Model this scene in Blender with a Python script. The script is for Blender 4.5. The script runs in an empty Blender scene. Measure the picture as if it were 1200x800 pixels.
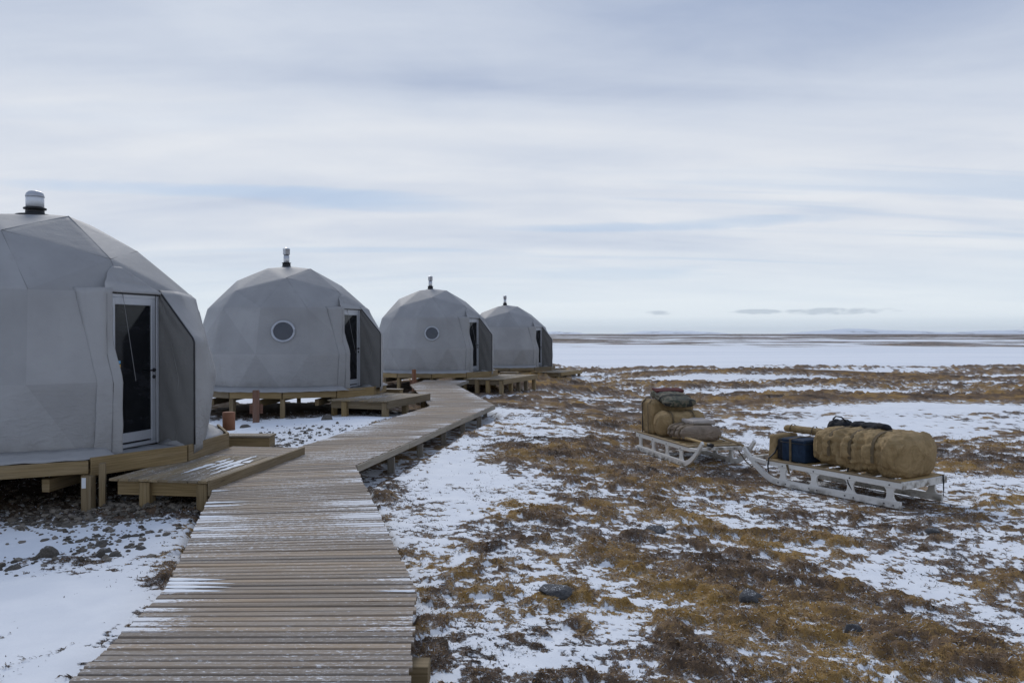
import bpy, bmesh, math, random
import numpy as np
from mathutils import Vector, Matrix
R_ = math.radians
random.seed(7)
sc = bpy.context.scene
C = sc.collection

# ------------------------------------------------------------------ camera
cam_d = bpy.data.cameras.new("camera"); cam = bpy.data.objects.new("camera", cam_d); C.objects.link(cam)
cam.location = (0, 0, 2.25); cam.rotation_euler = (R_(90 - 0.553), 0, 0)
cam_d.lens = 28.0; cam_d.sensor_width = 36.0; cam_d.clip_start = 0.05; cam_d.clip_end = 20000
sc.camera = cam
sc.view_settings.view_transform = 'Standard'; sc.view_settings.look = 'None'
sc.view_settings.exposure = 0.10; sc.view_settings.gamma = 1.0

# ------------------------------------------------------------------ sky and sun
SUN_EL, SUN_AZ = 36.0, -22.0          # degrees; azimuth measured from +Y towards +X
world = bpy.data.worlds.new("World"); sc.world = world; world.use_nodes = True
class NT:
    """tiny node-tree helper"""
    def __init__(s, nt): s.nt = nt; s.l = nt.links
    def n(s, typ, ins=None, **kw):
        nd = s.nt.nodes.new(typ)
        for k, v in kw.items(): setattr(nd, k, v)
        for k, v in (ins or {}).items():
            sock = nd.inputs[k]
            if isinstance(v, bpy.types.NodeSocket): s.l.new(v, sock)
            else: sock.default_value = v
        return nd
    def math(s, op, a, b=None, clamp=False):
        nd = s.nt.nodes.new('ShaderNodeMath'); nd.operation = op; nd.use_clamp = clamp
        for i, v in enumerate((a, b)):
            if v is None: continue
            if isinstance(v, bpy.types.NodeSocket): s.l.new(v, nd.inputs[i])
            else: nd.inputs[i].default_value = v
        return nd.outputs[0]
    def mix(s, f, a, b):
        nd = s.nt.nodes.new('ShaderNodeMix'); nd.data_type = 'RGBA'
        for i, v in ((0, f), (6, a), (7, b)):
            if isinstance(v, bpy.types.NodeSocket): s.l.new(v, nd.inputs[i])
            elif i == 0: nd.inputs[0].default_value = v
            else: nd.inputs[i].default_value = (*v, 1) if len(v) == 3 else v
        return nd.outputs[2]
    def noise(s, vec, scale, detail=4, rough=0.55, dist=0.0):
        nd = s.n('ShaderNodeTexNoise', {'Scale': scale, 'Detail': detail, 'Roughness': rough, 'Distortion': dist})
        if vec is not None: s.l.new(vec, nd.inputs['Vector'])
        return nd.outputs['Fac']
    def ss(s, v, lo, hi, a=0.0, b=1.0):
        nd = s.n('ShaderNodeMapRange', {'From Min': lo, 'From Max': hi, 'To Min': a, 'To Max': b}, interpolation_type='SMOOTHSTEP')
        if isinstance(v, bpy.types.NodeSocket): s.l.new(v, nd.inputs['Value'])
        return nd.outputs[0]
    def mapping(s, vec, scale=(1,1,1), loc=(0,0,0), rot=(0,0,0)):
        nd = s.n('ShaderNodeMapping', {'Scale': scale, 'Location': loc, 'Rotation': rot}); s.l.new(vec, nd.inputs['Vector'])
        return nd.outputs[0]

def build_world():
    nt = world.node_tree; nt.nodes.clear(); k = NT(nt)
    out = k.n('ShaderNodeOutputWorld'); bg = k.n('ShaderNodeBackground', {'Strength': 0.10})
    k.l.new(bg.outputs[0], out.inputs[0])
    sky = k.n('ShaderNodeTexSky', sky_type='NISHITA', sun_disc=False, sun_elevation=R_(SUN_EL), sun_rotation=R_(SUN_AZ),
              altitude=10, air_density=1.0, dust_density=1.5, ozone_density=2.0)
    gen = k.n('ShaderNodeTexCoord').outputs['Generated']
    sep = k.n('ShaderNodeSeparateXYZ', {'Vector': gen})
    z = k.math('MAXIMUM', sep.outputs[2], 0.0)
    zd = k.math('ADD', z, 0.10)
    px = k.math('DIVIDE', sep.outputs[0], zd); py = k.math('DIVIDE', sep.outputs[1], zd)
    pv = k.n('ShaderNodeCombineXYZ', {'X': px, 'Y': py, 'Z': 0.0}).outputs[0]
    broad = k.noise(k.mapping(pv, (0.16, 0.40, 1), (3.1, 1.7, 0), (0, 0, 0.25)), 1.0, 3, 0.5, 0.4)
    streak = k.noise(k.mapping(pv, (0.30, 0.95, 1), (8.3, 5.2, 0), (0, 0, 0.12)), 1.0, 5, 0.5, 0.6)
    fine = k.noise(k.mapping(pv, (1.0, 1.5, 1), (1.3, 2.2, 0), (0, 0, 0.35)), 1.5, 6, 0.6, 0.4)
    # grey-blue underside to bright white veil
    t = k.math('ADD', k.math('MULTIPLY', broad, 0.60), k.math('MULTIPLY', streak, 0.40))
    t = k.math('ADD', t, k.math('MULTIPLY', k.math('SUBTRACT', fine, 0.5), 0.15))
    high = k.ss(z, 0.13, 0.42)                                      # cloud deck thickens and greys overhead
    t = k.math('SUBTRACT', t, k.math('MULTIPLY', high, 0.28))
    cloud = k.n('ShaderNodeValToRGB'); k.l.new(t, cloud.inputs[0])
    e = cloud.color_ramp.elements
    e[0].position = 0.20; e[0].color = (3.2, 3.95, 5.6, 1)
    e[1].position = 0.58; e[1].color = (8.1, 8.25, 8.45, 1)
    m = e.new(0.38); m.color = (5.8, 6.35, 7.35, 1)
    # thin gaps where pale blue sky shows through
    gapn = k.noise(k.mapping(pv, (0.22, 1.7, 1), (4.4, 9.1, 0), (0, 0, 0.05)), 1.0, 4, 0.5, 0.6)
    gap = k.math('MULTIPLY', k.ss(gapn, 0.54, 0.68), k.math('SUBTRACT', 1.0, k.ss(z, 0.20, 0.30)))
    gap = k.math('MULTIPLY', k.math('MULTIPLY', gap, k.ss(z, 0.02, 0.09)), 0.45)
    az0 = k.math('ARCTAN2', sep.outputs[0], sep.outputs[1]); wv = k.math('SUBTRACT', streak, 0.5)
    for (a0, z0, wa, hz_, amt) in ((-0.30, 0.160, 0.24, 0.010, 0.62), (0.16, 0.134, 0.22, 0.007, 0.55), (0.12, 0.075, 0.14, 0.010, 0.5), (0.75, 0.15, 0.25, 0.012, 0.6), (-1.0, 0.13, 0.25, 0.012, 0.6), (2.2, 0.15, 0.5, 0.014, 0.7), (-2.3, 0.15, 0.5, 0.014, 0.7)):
        da = k.math('DIVIDE', k.math('SUBTRACT', az0, a0), wa); dz = k.math('DIVIDE', k.math('ADD', k.math('SUBTRACT', z, z0), k.math('MULTIPLY', wv, 0.05)), hz_)
        dd = k.math('ADD', k.math('MULTIPLY', da, da), k.math('MULTIPLY', dz, dz)); dd = k.math('ADD', dd, k.math('MULTIPLY', k.math('SUBTRACT', fine, 0.5), 2.0))
        gap = k.math('MAXIMUM', gap, k.math('MULTIPLY', k.ss(dd, 1.5, 0.0), amt))
    blue = k.mix(0.88, sky.outputs[0], (3.1, 4.7, 7.0))
    col = k.mix(k.math('MULTIPLY', gap, 0.8), cloud.outputs[0], blue)
    # pale horizon band, slightly greener/greyer
    hz = k.math('SUBTRACT', 1.0, k.ss(z, 0.015, 0.14))
    col = k.mix(k.math('MULTIPLY', hz, 0.75), col, (7.1, 7.95, 8.6))
    low = k.math('SUBTRACT', 1.0, k.ss(z, 0.012, 0.022))
    col = k.mix(k.math('MULTIPLY', low, 0.5), col, (5.9, 6.75, 7.6))
    # a few small far clouds just above the horizon
    az = k.math('ARCTAN2', sep.outputs[0], sep.outputs[1])
    wob = k.noise(k.mapping(gen, (1, 1, 3)), 55.0, 6, 0.65)
    tot = None
    for (a0, z0, wa, hz_) in ((0.384, 0.0262, 0.060, 0.0042), (0.300, 0.0262, 0.030, 0.0030), (0.182, 0.0258, 0.014, 0.0030), (-0.31, 0.03, 0.05, 0.004), (0.95, 0.03, 0.06, 0.004), (-0.8, 0.028, 0.03, 0.003)):
        da = k.math('DIVIDE', k.math('SUBTRACT', az, a0), wa)
        dz = k.math('DIVIDE', k.math('SUBTRACT', sep.outputs[2], z0), hz_)
        dd = k.math('ADD', k.math('MULTIPLY', da, da), k.math('MULTIPLY', dz, dz))
        dd = k.math('ADD', dd, k.math('MULTIPLY', k.math('SUBTRACT', wob, 0.5), 4.0))
        mm = k.ss(dd, 1.3, 0.0)
        tot = mm if tot is None else k.math('MAXIMUM', tot, mm)
    col = k.mix(k.math('MULTIPLY', tot, 0.75), col, (4.7, 5.4, 6.2))
    k.l.new(col, bg.inputs[0])
build_world()
sun_d = bpy.data.lights.new("sun", 'SUN'); sun = bpy.data.objects.new("sun", sun_d); C.objects.link(sun)
sun_d.energy = 1.35; sun_d.angle = R_(20); sun_d.color = (1.0, 0.96, 0.9)
sd = Vector((math.sin(R_(SUN_AZ)) * math.cos(R_(SUN_EL)), math.cos(R_(SUN_AZ)) * math.cos(R_(SUN_EL)), math.sin(R_(SUN_EL))))
sun.rotation_euler = sd.to_track_quat('Z', 'Y').to_euler(); sun.location = (0, 60, 60)

# ------------------------------------------------------------------ numpy noise
def vnoise(x, y, seed=0):
    xi = np.floor(x).astype(np.int64); yi = np.floor(y).astype(np.int64); xf = x - xi; yf = y - yi
    u = xf*xf*xf*(xf*(xf*6-15)+10); v = yf*yf*yf*(yf*(yf*6-15)+10)
    def h(a, b):
        n = (a*374761393 + b*668265263 + seed*1442695041) & 0xffffffff
        n = ((n ^ (n >> 13)) * 1274126177) & 0xffffffff
        n = ((n ^ (n >> 16)) * 2246822519) & 0xffffffff
        return ((n ^ (n >> 15)) & 0xffffff) / float(0xffffff)
    a = h(xi, yi); b = h(xi+1, yi); c = h(xi, yi+1); d = h(xi+1, yi+1)
    return (a*(1-u)+b*u)*(1-v) + (c*(1-u)+d*u)*v
def fbm(x, y, octv=4, seed=0, gain=0.5, lac=2.03):
    t = 0.0; amp = 1.0; tot = 0.0
    for i in range(octv):
        t = t + amp*vnoise(x, y, seed+i*17); tot += amp; amp *= gain
        x, y = (x*0.8-y*0.6)*lac + 11.3, (x*0.6+y*0.8)*lac - 4.7
    return t/tot
def sstep(a, b, x):
    t = np.clip((x-a)/(b-a), 0, 1); return t*t*(3-2*t)

# ------------------------------------------------------------------ layout
DOMES = [  # centre, floor height, door direction, landing (angle, n0, n1, t0, t1), window?
    dict(c=(-7.08, 12.0), z=0.66, th=-16.5, land=(-8.0, 2.36, 3.67, -1.83, 1.03), window=False),
    dict(c=(-6.30, 22.75), z=0.77, th=-17.5, land=(-17.5, 2.25, 3.93, -1.85, 0.75), window=True),
    dict(c=(-3.26, 33.1), z=0.72, th=-24.0, land=(-20.6, 2.25, 3.80, -1.82, 2.15), window=True),
    dict(c=(-0.26, 44.4), z=0.45, th=-25.0, land=(-25.0, 2.25, 3.90, -1.80, 1.30), window=False),
]
LAND_DROP = 0.20
WALK = [  # left edge, right edge, height
    ((-1.95, -0.2), (-0.09, -0.2), 0.35),
    ((-2.415, 4.334), (-0.557, 4.334), 0.35),
    ((-2.575, 5.89), (-0.718, 5.93), 0.35),
    ((-4.03, 11.02), (-2.27, 11.51), 0.35),
    ((-2.12, 20.65), (-0.47, 20.90), 0.38),
    ((-3.58, 28.00), (-1.99, 28.10), 0.46),
    ((-3.30, 30.35), (-1.66, 30.15), 0.49),
]
SLED_NEAR = dict(loc=(5.715, 11.18), rot=R_(121.6), z=-0.15)
SLED_FAR = dict(loc=(3.08, 16.40), rot=R_(-75.7), z=-0.13)

# ------------------------------------------------------------------ ground height and cover
def walk_mask(x, y, pad):
    """1 on the boardwalk strip (used to keep plants and humps off it)"""
    m = np.zeros_like(x)
    for i in range(len(WALK)-1):
        (l0, r0, _), (l1, r1, _) = WALK[i], WALK[i+1]
        t = np.clip((y - 0.5*(l0[1]+r0[1])) / (0.5*(l1[1]+r1[1]) - 0.5*(l0[1]+r0[1])), 0, 1)
        inside = (y >= min(l0[1], r0[1])-0.05) & (y <= max(l1[1], r1[1])+0.05)
        lx = l0[0]+(l1[0]-l0[0])*t; rx = r0[0]+(r1[0]-r0[0])*t
        d = np.maximum(lx-x, x-rx)
        m = np.maximum(m, np.where(inside, sstep(pad, 0, d), 0))
    return m
def gauss(x, y, cx, cy, rx, ry, a):
    return a*np.exp(-(((x-cx)/rx)**2 + ((y-cy)/ry)**2))
LAKE_Z = -0.62
def base_z(x, y):
    d = np.sqrt(x*x+y*y)
    z = 0.07 + 0*x
    z = z - 0.27*sstep(-0.5, 5.0, x)*sstep(2, 9, d)                     # drops towards the sledges
    z = z - 0.10*sstep(-4.0, -6.5, x)*sstep(16, 10, y)
    z = z + gauss(x, y, -3.6, 18.2, 2.2, 2.2, 0.20) + gauss(x, y, 2.2, 43.5, 3.5, 3.0, 0.42) + gauss(x, y, -3.2, 6.0, 1.0, 3.0, 0.05)
    z = z - 0.30*sstep(20, 62, d)
    z = z + (fbm(x*0.16, y*0.16, 3, 5)-0.5)*0.28*sstep(3, 14, d)*(1-sstep(62, 75, d))
    z = z + (fbm(x*0.075, y*0.12, 3, 9)-0.5)*1.0*sstep(22, 40, d)*(1-sstep(58, 74, d))
    # lake basin, far shore and the plain behind it
    edge = (fbm(x*0.03, y*0.03, 3, 21)-0.5)*16
    near_s = sstep(66, 80, y+edge); far_s = sstep(146, 166, y+edge*1.2)
    z = z - 0.75*near_s*(1-far_s) + far_s*(0.15 + (fbm(x*0.010, y*0.02, 3, 31)-0.5)*0.5)
    return z
def cover(x, y, low=False):
    """height of the plant layer above the snow table: > 0 means brown plants show"""
    d = np.sqrt(x*x+y*y)
    n1 = fbm(x*0.55+3, y*0.55, 3, 41); n2 = fbm(x*2.4, y*2.4+7, 4, 51); n3 = fbm(x*7.5, y*9.5, 3, 61); cu = fbm(x*3.4+9, y*4.0, 3, 57)
    n4 = fbm(x*26.0, y*26.0, 2, 66)
    b = 0.0*x + 0.0
    # right-hand tundra: brown mats
    for g in ((2.3, 6.6, 1.3, 0.9, .20), (1.3, 5.2, 1.0, 0.7, .10), (3.5, 5.3, 1.6, 0.8, .17), (1.4, 15.0, 1.3, 1.6, .22), (2.7, 8.8, 1.8, 0.8, .05),
              (0.75, 4.9, .7, .5, .10), (4.6, 9.4, 1.5, 1.0, .10), (3.5, 13.2, 2.0, 1.4, .14), (5.5, 7.6, 0.9, .6, .10), (7.5, 15, 2.5, 1.6, .10),
              (3.0, 20, 3, 2.2, .13), (2.0, 26, 2.0, 2.5, .12), (9, 33, 6, 5, .14), (6, 45, 9, 7, .12), (20, 40, 8, 6, .10), (22, 26, 6, 3, .08),
              (1.15, 10.2, 1.0, 0.8, .06), (0.5, 6.6, .35, .8, .10),
              # snow-filled hollows
              (-0.9, 9.5, .8, 2.0, -.13), (-0.9, 13.5, .7, 2.5, -.22), (0.2, 11.8, .8, 1.4, -.10), (4.4, 7.4, 1.0, .7, -.10), (3.9, 8.1, 1.2, .6, -.06), (6.2, 9.0, 1.4, .9, -.09),
              (15, 27, 6, 3.2, -.20), (9.5, 22, 3, 2.2, -.14), (0.2, 5.9, 0.6, 1.6, -.06), (0.9, 7.3, 0.9, .7, -.08), (1.0, 4.1, 0.8, .5, -.07), (-0.2, 22.5, 1.2, 3.0, -.15), (6.0, 18.5, 1.6, 2.0, -.12), (8.3, 12.6, 1.5, 1.2, -.14), (1.1, 19.0, 1.0, 1.4, -.10), (2.2, 33, 3, 2, -.12)):
        b = b + gauss(x, y, *g)
    # left of the walk: mostly snow with a few rubbly patches
    left = sstep(-0.9, -1.6, x - np.interp(y, [4, 6, 11, 21, 28], [-1.5, -1.7, -3.2, -1.3, -2.8])) * sstep(34, 30, y)
    b = b - 0.34*left
    for g in ((-3.9, 7.4, .5, .5, .26), (-4.6, 7.6, .5, .5, .22), (-3.9, 5.6, .5, .35, .34), (-5.2, 10.0, 1.3, .7, .40), (-4.4, 9.9, .6, .4, .26), (-3.3, 5.1, .28, .28, .26), (-4.6, 5.0, .5, .7, .30),
              (-5.0, 15.5, 1.4, 1.6, .24), (-7.1, 12, 2.3, 2.2, .75), (-6.3, 22.8, 3.0, 2.6, .95), (-3.2, 33, 2.6, 2.8, .7), (-0.3, 44.4, 2.6, 2.6, .6), (0.9, 30.8, 1.4, 1.2, .22)):
        b = b + gauss(x, y, *g)
    h = (n1-0.5)*0.30 + (n2-0.5)*0.32 + (n3-0.5)*0.52 + (n4-0.5)*0.38*sstep(25, 10, d) + 0.20*sstep(0.56, 0.66, cu)*sstep(-.22, 0.0, b) - 0.03 + b
    tw = sstep(.05, .0, np.abs(fbm(x*5.5, y*9.0, 3, 171)-0.5))+sstep(.05, .0, np.abs(fbm(x*9+3, y*7, 3, 181)-0.5))
    tw = tw*0.15*sstep(-.26, -.04, b)*sstep(22, 9, d); h = h + tw
    # coarse variation with distance: ridges of bare tundra
    far = sstep(18, 34, d)
    ridge = fbm(x*0.085, y*0.20, 4, 71)
    h = h*(1-0.15*far) + far*(ridge-0.515)*1.05
    plain = sstep(148, 168, y+(fbm(x*0.03, y*0.03, 3, 21)-0.5)*19)
    h = np.where(d > 60, h*(1-sstep(66, 76, y)), h) - 0.6*sstep(70, 78, y)*(1-plain)
    pl = (fbm(x*0.012, y*0.011, 6, 81, 0.68)-0.45+0.04*sstep(350, 1200, d))*1.3
    h = h*(1-plain) + plain*(pl + 0.10*sstep(600, 2500, d))
    if low: return h, h-(tw+(n3-0.5)*0.48+(n4-0.5)*0.38*sstep(25, 10, d))*(1-plain)
    return h
def ground_z(x, y, h=None):
    h, hl = cover(x, y, True)
    d = np.sqrt(x*x+y*y)
    b = base_z(x, y)
    rough = (fbm(x*13, y*13, 3, 91)-0.5)*0.038 + (fbm(x*38, y*38, 2, 95)-0.5)*0.016
    nearf = sstep(14, 6, np.sqrt(x*x+y*y)); up = np.clip(0.10*nearf*h+(1-0.10*nearf)*hl, 0, 0.35)
    veg = sstep(-0.02, 0.05, h)
    z = b + up*0.30*(1-sstep(20, 60, d)*0.4) + veg*rough*sstep(40, 12, d)*1.25 + (1-veg)*(fbm(x*2.2, y*2.2, 2, 99)-0.5)*0.03
    z = z + 0.55*up*sstep(22, 40, d)*(1-sstep(120, 160, d))
    wm = walk_mask(x, y, 0.30); z = np.minimum(z, 99*(1-sstep(0.2, .5, wm)) + np.where(y < 7.5, 0.16, 0.06+0.06*sstep(19, 26, y)))
    z = z - 0.10*sstep(.02, .6, wm)*sstep(7, 9, y)*sstep(31, 28, y)*(z > -.1)
    # keep the sledges standing on even ground
    for s in (SLED_NEAR, SLED_FAR):
        cx = s['loc'][0]+1.1*math.cos(s['rot']); cy = s['loc'][1]+1.1*math.sin(s['rot'])
        w = sstep(2.0, 1.25, np.hypot(x-cx, y-cy))
        z = z*(1-w) + w*(s['z'] + (z-b)*0.30 - 0.02)
    return z
def gz(x, y):
    return float(ground_z(np.array([float(x)]), np.array([float(y)]))[0])

# ------------------------------------------------------------------ materials
MATS = {}
def mat(name, fn):
    m = bpy.data.materials.new(name); m.use_nodes = True; nt = m.node_tree; nt.nodes.clear()
    k = NT(nt); out = k.n('ShaderNodeOutputMaterial'); p = k.n('ShaderNodeBsdfPrincipled'); k.l.new(p.outputs[0], out.inputs[0])
    fn(k, p); MATS[name] = m; return m
def setp(k, p, **kw):
    for n_, v in kw.items():
        s = p.inputs[n_.replace('_', ' ')]
        if isinstance(v, bpy.types.NodeSocket): k.l.new(v, s)
        else: s.default_value = (*v, 1) if isinstance(v, tuple) and len(v) == 3 and s.type == 'RGBA' else v
def bump(k, p, h, strength, dist):
    b = k.n('ShaderNodeBump', {'Strength': strength, 'Distance': dist, 'Height': h}); k.l.new(b.outputs[0], p.inputs['Normal'])

SNOW = (0.81, 0.828, 0.850)
def m_ground(k, p):
    pos = k.n('ShaderNodeNewGeometry').outputs['Position']
    a = k.n('ShaderNodeAttribute', attribute_name='veg').outputs['Fac']
    tn = k.n('ShaderNodeAttribute', attribute_name='tint').outputs['Fac']
    f1 = k.noise(pos, 45, 5, 0.65); f2 = k.noise(pos, 140, 3, 0.6); f3 = k.noise(pos, 9, 4, 0.6); f4 = k.noise(pos, 0.9, 4, 0.6)
    v = k.math('ADD', a, k.math('MULTIPLY', k.math('SUBTRACT', f1, 0.5), 0.26))
    v = k.math('ADD', v, k.math('MULTIPLY', k.math('SUBTRACT', f3, 0.5), 0.18))
    mask = k.ss(v, -0.02, 0.05)
    r = k.n('ShaderNodeValToRGB'); e = r.color_ramp.elements
    e[0].position = 0.20; e[0].color = (0.075, 0.056, 0.042, 1); e[1].position = 0.80; e[1].color = (0.370, 0.226, 0.075, 1)
    for pp, cc in ((0.38, (0.138, 0.094, 0.064)), (0.52, (0.198, 0.131, 0.079)), (0.64, (0.290, 0.182, 0.076))):
        x = e.new(pp); x.color = (*cc, 1)
    tt = k.math('ADD', tn, k.math('MULTIPLY', k.math('SUBTRACT', f1, 0.5), 0.75))
    tt = k.math('ADD', tt, k.math('MULTIPLY', k.math('SUBTRACT', f4, 0.5), 0.35))
    k.l.new(tt, r.inputs[0])
    vegc = k.mix(k.ss(f2, 0.62, 0.80), r.outputs[0], (0.30, 0.23, 0.15))
    vegc = k.mix(k.ss(f2, 0.42, 0.25), vegc, (0.022, 0.017, 0.014))
    dust = k.math('MULTIPLY', k.ss(v, 0.24, 0.0), k.ss(f2, 0.50, 0.64))
    vegc = k.mix(k.math('MULTIPLY', dust, 0.85), vegc, SNOW)
    snow = k.mix(k.ss(k.noise(pos, 2.3, 5, 0.6), 0.35, 0.7), (0.755, 0.778, 0.81), SNOW)
    k.l.new(k.mix(mask, snow, vegc), p.inputs['Base Color'])
    setp(k, p, Roughness=0.9)
    p.inputs['Specular IOR Level'].default_value = 0.15
    hh = k.math('ADD', k.math('MULTIPLY', f1, k.math('ADD', k.math('MULTIPLY', mask, 0.9), 0.1)), k.math('MULTIPLY', f2, k.math('MULTIPLY', mask, 0.4)))
    bump(k, p, hh, 0.8, 0.035)
mat('ground', m_ground)
def m_lake(k, p):
    pos = k.n('ShaderNodeNewGeometry').outputs['Position']
    f = k.noise(k.mapping(pos, (0.02, 0.10, 1)), 1.0, 5, 0.6)
    k.l.new(k.mix(k.ss(f, 0.3, 0.7), (0.72, 0.755, 0.80), (0.81, 0.832, 0.86)), p.inputs['Base Color'])
    setp(k, p, Roughness=0.85)
    bump(k, p, k.noise(pos, 1.5, 4), 0.3, 0.05)
mat('lake_snow', m_lake)
def m_hill(k, p):
    pos = k.n('ShaderNodeNewGeometry').outputs['Position']
    f = k.noise(k.mapping(pos, (0.006, 0.006, 0.05)), 1.0, 6, 0.65)
    k.l.new(k.mix(k.ss(f, 0.54, 0.66), (0.74, 0.79, 0.86), (0.27, 0.29, 0.33)), p.inputs['Base Color']); setp(k, p, Roughness=1.0)
mat('hill_snow', m_hill)
def m_blade(k, p):
    c = k.n('ShaderNodeAttribute', attribute_name='col').outputs['Color']
    k.l.new(c, p.inputs['Base Color']); setp(k, p, Roughness=0.85); p.inputs['Specular IOR Level'].default_value = 0.1
mat('plant', m_blade)
def wood(name, c0, c1, snow=0.0, weather=0.5):
    """grain runs along U (metres); snow dust lies on faces that look up"""
    def fn(k, p):
        uv = k.n('ShaderNodeUVMap', uv_map='UVMap').outputs[0]
        rnd = k.n('ShaderNodeObjectInfo').outputs['Random']
        geo = k.n('ShaderNodeNewGeometry')
        off = k.n('ShaderNodeCombineXYZ', {'X': k.math('MULTIPLY', rnd, 37.0), 'Y': k.math('MULTIPLY', rnd, 91.0), 'Z': rnd}).outputs[0]
        uvo = k.n('ShaderNodeVectorMath', {0: uv, 1: off}, operation='ADD').outputs[0]
        g1 = k.noise(k.mapping(uvo, (1.6, 60, 1)), 1.0, 5, 0.6, 0.6); g2 = k.noise(k.mapping(uvo, (5, 220, 1)), 1.0, 3, 0.6)
        bl = k.noise(k.mapping(uvo, (1.2, 9, 1)), 1.0, 3, 0.5)
        c = k.mix(k.ss(g1, 0.3, 0.72), c0, c1)
        c = k.mix(k.math('MULTIPLY', k.ss(g2, 0.55, 0.75), 0.35), c, tuple(x*0.45 for x in c0))
        c = k.mix(k.math('MULTIPLY', k.ss(bl, 0.42, 0.75), weather), c, (0.29, 0.262, 0.232))
        hsv = k.n('ShaderNodeHueSaturation', {'Value': k.math('ADD', 0.72, k.math('MULTIPLY', rnd, 0.52)), 'Saturation': k.math('ADD', 0.8, k.math('MULTIPLY', rnd, 0.3)), 'Color': c})
        c = hsv.outputs[0]
        # knots
        vor = k.n('ShaderNodeTexVoronoi', {'Vector': k.mapping(uvo, (1.1, 9.0, 1)), 'Scale': 1.0})
        c = k.mix(k.math('MULTIPLY', k.ss(vor.outputs['Distance'], 0.10, 0.03), 0.65), c, (0.05, 0.03, 0.018))
        if snow > 0:
            pos = geo.outputs['Position']
            s1 = k.noise(k.mapping(pos, (0.55, 0.8, 1)), 1.0, 3, 0.5)
            s2 = k.noise(k.mapping(uvo, (2.2, 34, 1)), 1.0, 5, 0.7, 0.4)
            s3 = k.noise(k.mapping(uvo, (26, 70, 1)), 1.0, 3, 0.7)
            ed = k.n('ShaderNodeAttribute', attribute_name='edge').outputs['Fac']
            s4 = k.noise(k.mapping(pos, (0.35, 1.3, 1), (5, 3, 0)), 1.0, 3, 0.6)
            edw = k.math('MULTIPLY', k.math('MULTIPLY', ed, k.ss(rnd, 0.25, 0.8)), k.ss(s4, 0.40, 0.62))
            t = k.math('ADD', k.math('MULTIPLY', s1, 0.34), k.math('MULTIPLY', s2, 0.36))
            t = k.math('ADD', t, k.math('MULTIPLY', s3, 0.52)); t = k.math('ADD', t, k.math('MULTIPLY', edw, 0.26))
            up = k.ss(k.n('ShaderNodeSeparateXYZ', {'Vector': geo.outputs['Normal']}).outputs[2], 0.55, 0.9)
            m = k.math('MULTIPLY', k.ss(t, 0.715-0.05*snow, 0.785-0.05*snow), up)
            c = k.mix(k.math('MULTIPLY', m, 0.9), c, SNOW)
            # thin frost film
            c = k.mix(k.math('MULTIPLY', k.math('MULTIPLY', k.ss(t, 0.52, 0.78), up), 0.26), c, (0.62, 0.63, 0.66))
        k.l.new(c, p.inputs['Base Color']); setp(k, p, Roughness=0.8); p.inputs['Specular IOR Level'].default_value = 0.25
        bump(k, p, k.math('ADD', g1, k.math('MULTIPLY', g2, 0.5)), 0.35, 0.004)
    return mat(name, fn)
wood('wood_walk', (0.222, 0.165, 0.112), (0.352, 0.278, 0.205), snow=1.0, weather=0.45)
wood('wood_deck', (0.172, 0.126, 0.066), (0.280, 0.214, 0.130), snow=1.1, weather=0.45)
wood('wood_beam', (0.158, 0.112, 0.054), (0.265, 0.196, 0.106), snow=0.0, weather=0.12)
wood('wood_grey', (0.185, 0.160, 0.122), (0.290, 0.258, 0.212), snow=0.0, weather=0.5)
wood('wood_rust', (0.130, 0.060, 0.036), (0.240, 0.115, 0.070), snow=0.0, weather=0.15)
wood('wood_sled', (0.265, 0.185, 0.090), (0.385, 0.280, 0.150), snow=0.0, weather=0.10)

def m_canvas(k, p):
    tc = k.n('ShaderNodeTexCoord').outputs['Object']
    rnd = k.n('ShaderNodeObjectInfo').outputs['Random']
    f = k.noise(tc, 0.9, 4, 0.6); g = k.noise(k.mapping(tc, (3, 3, 9)), 1.0, 4, 0.55, 1.2); w = k.noise(tc, 4.5, 5, 0.6, 0.8); fi = k.noise(tc, 160, 2, 0.5)
    st = k.noise(k.mapping(tc, (7, 7, 0.5)), 1.0, 4, 0.6)
    c = k.mix(k.ss(f, 0.3, 0.7), (0.262, 0.263, 0.268), (0.312, 0.313, 0.318))
    c = k.mix(k.math('MULTIPLY', k.ss(st, 0.55, 0.8), 0.22), c, (0.18, 0.175, 0.17))
    hs = k.n('ShaderNodeHueSaturation', {'Value': k.math('ADD', 0.93, k.math('MULTIPLY', rnd, 0.14)), 'Color': c})
    z = k.n('ShaderNodeSeparateXYZ', {'Vector': tc}).outputs[2]
    dirt = k.math('MULTIPLY', k.ss(z, 0.55, 0.0), k.ss(k.noise(tc, 6, 5, 0.65), 0.45, 0.75))
    c = k.mix(k.math('MULTIPLY', dirt, 0.35), hs.outputs[0], (0.155, 0.145, 0.13))
    k.l.new(c, p.inputs['Base Color']); setp(k, p, Roughness=0.62); p.inputs['Specular IOR Level'].default_value = 0.3
    low = k.math('ADD', 0.25, k.math('MULTIPLY', k.ss(z, 1.4, 0.1), 0.9))
    bump(k, p, k.math('ADD', k.math('MULTIPLY', k.math('ADD', g, w), low), k.math('MULTIPLY', fi, 0.02)), 0.50, 0.035)
mat('canvas', m_canvas)
def plain(name, col, rough=0.6, metal=0.0, var=0.12, scale=6.0, bmp=0.0, spec=0.4):
    def fn(k, p):
        tc = k.n('ShaderNodeTexCoord').outputs['Object']
        f = k.noise(tc, scale, 5, 0.6, 0.4)
        k.l.new(k.mix(f, tuple(x*(1-var) for x in col), tuple(min(1, x*(1+var)) for x in col)), p.inputs['Base Color'])
        setp(k, p, Roughness=rough, Metallic=metal); p.inputs['Specular IOR Level'].default_value = spec
        if bmp: bump(k, p, f, bmp, 0.03)
    return mat(name, fn)
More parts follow.
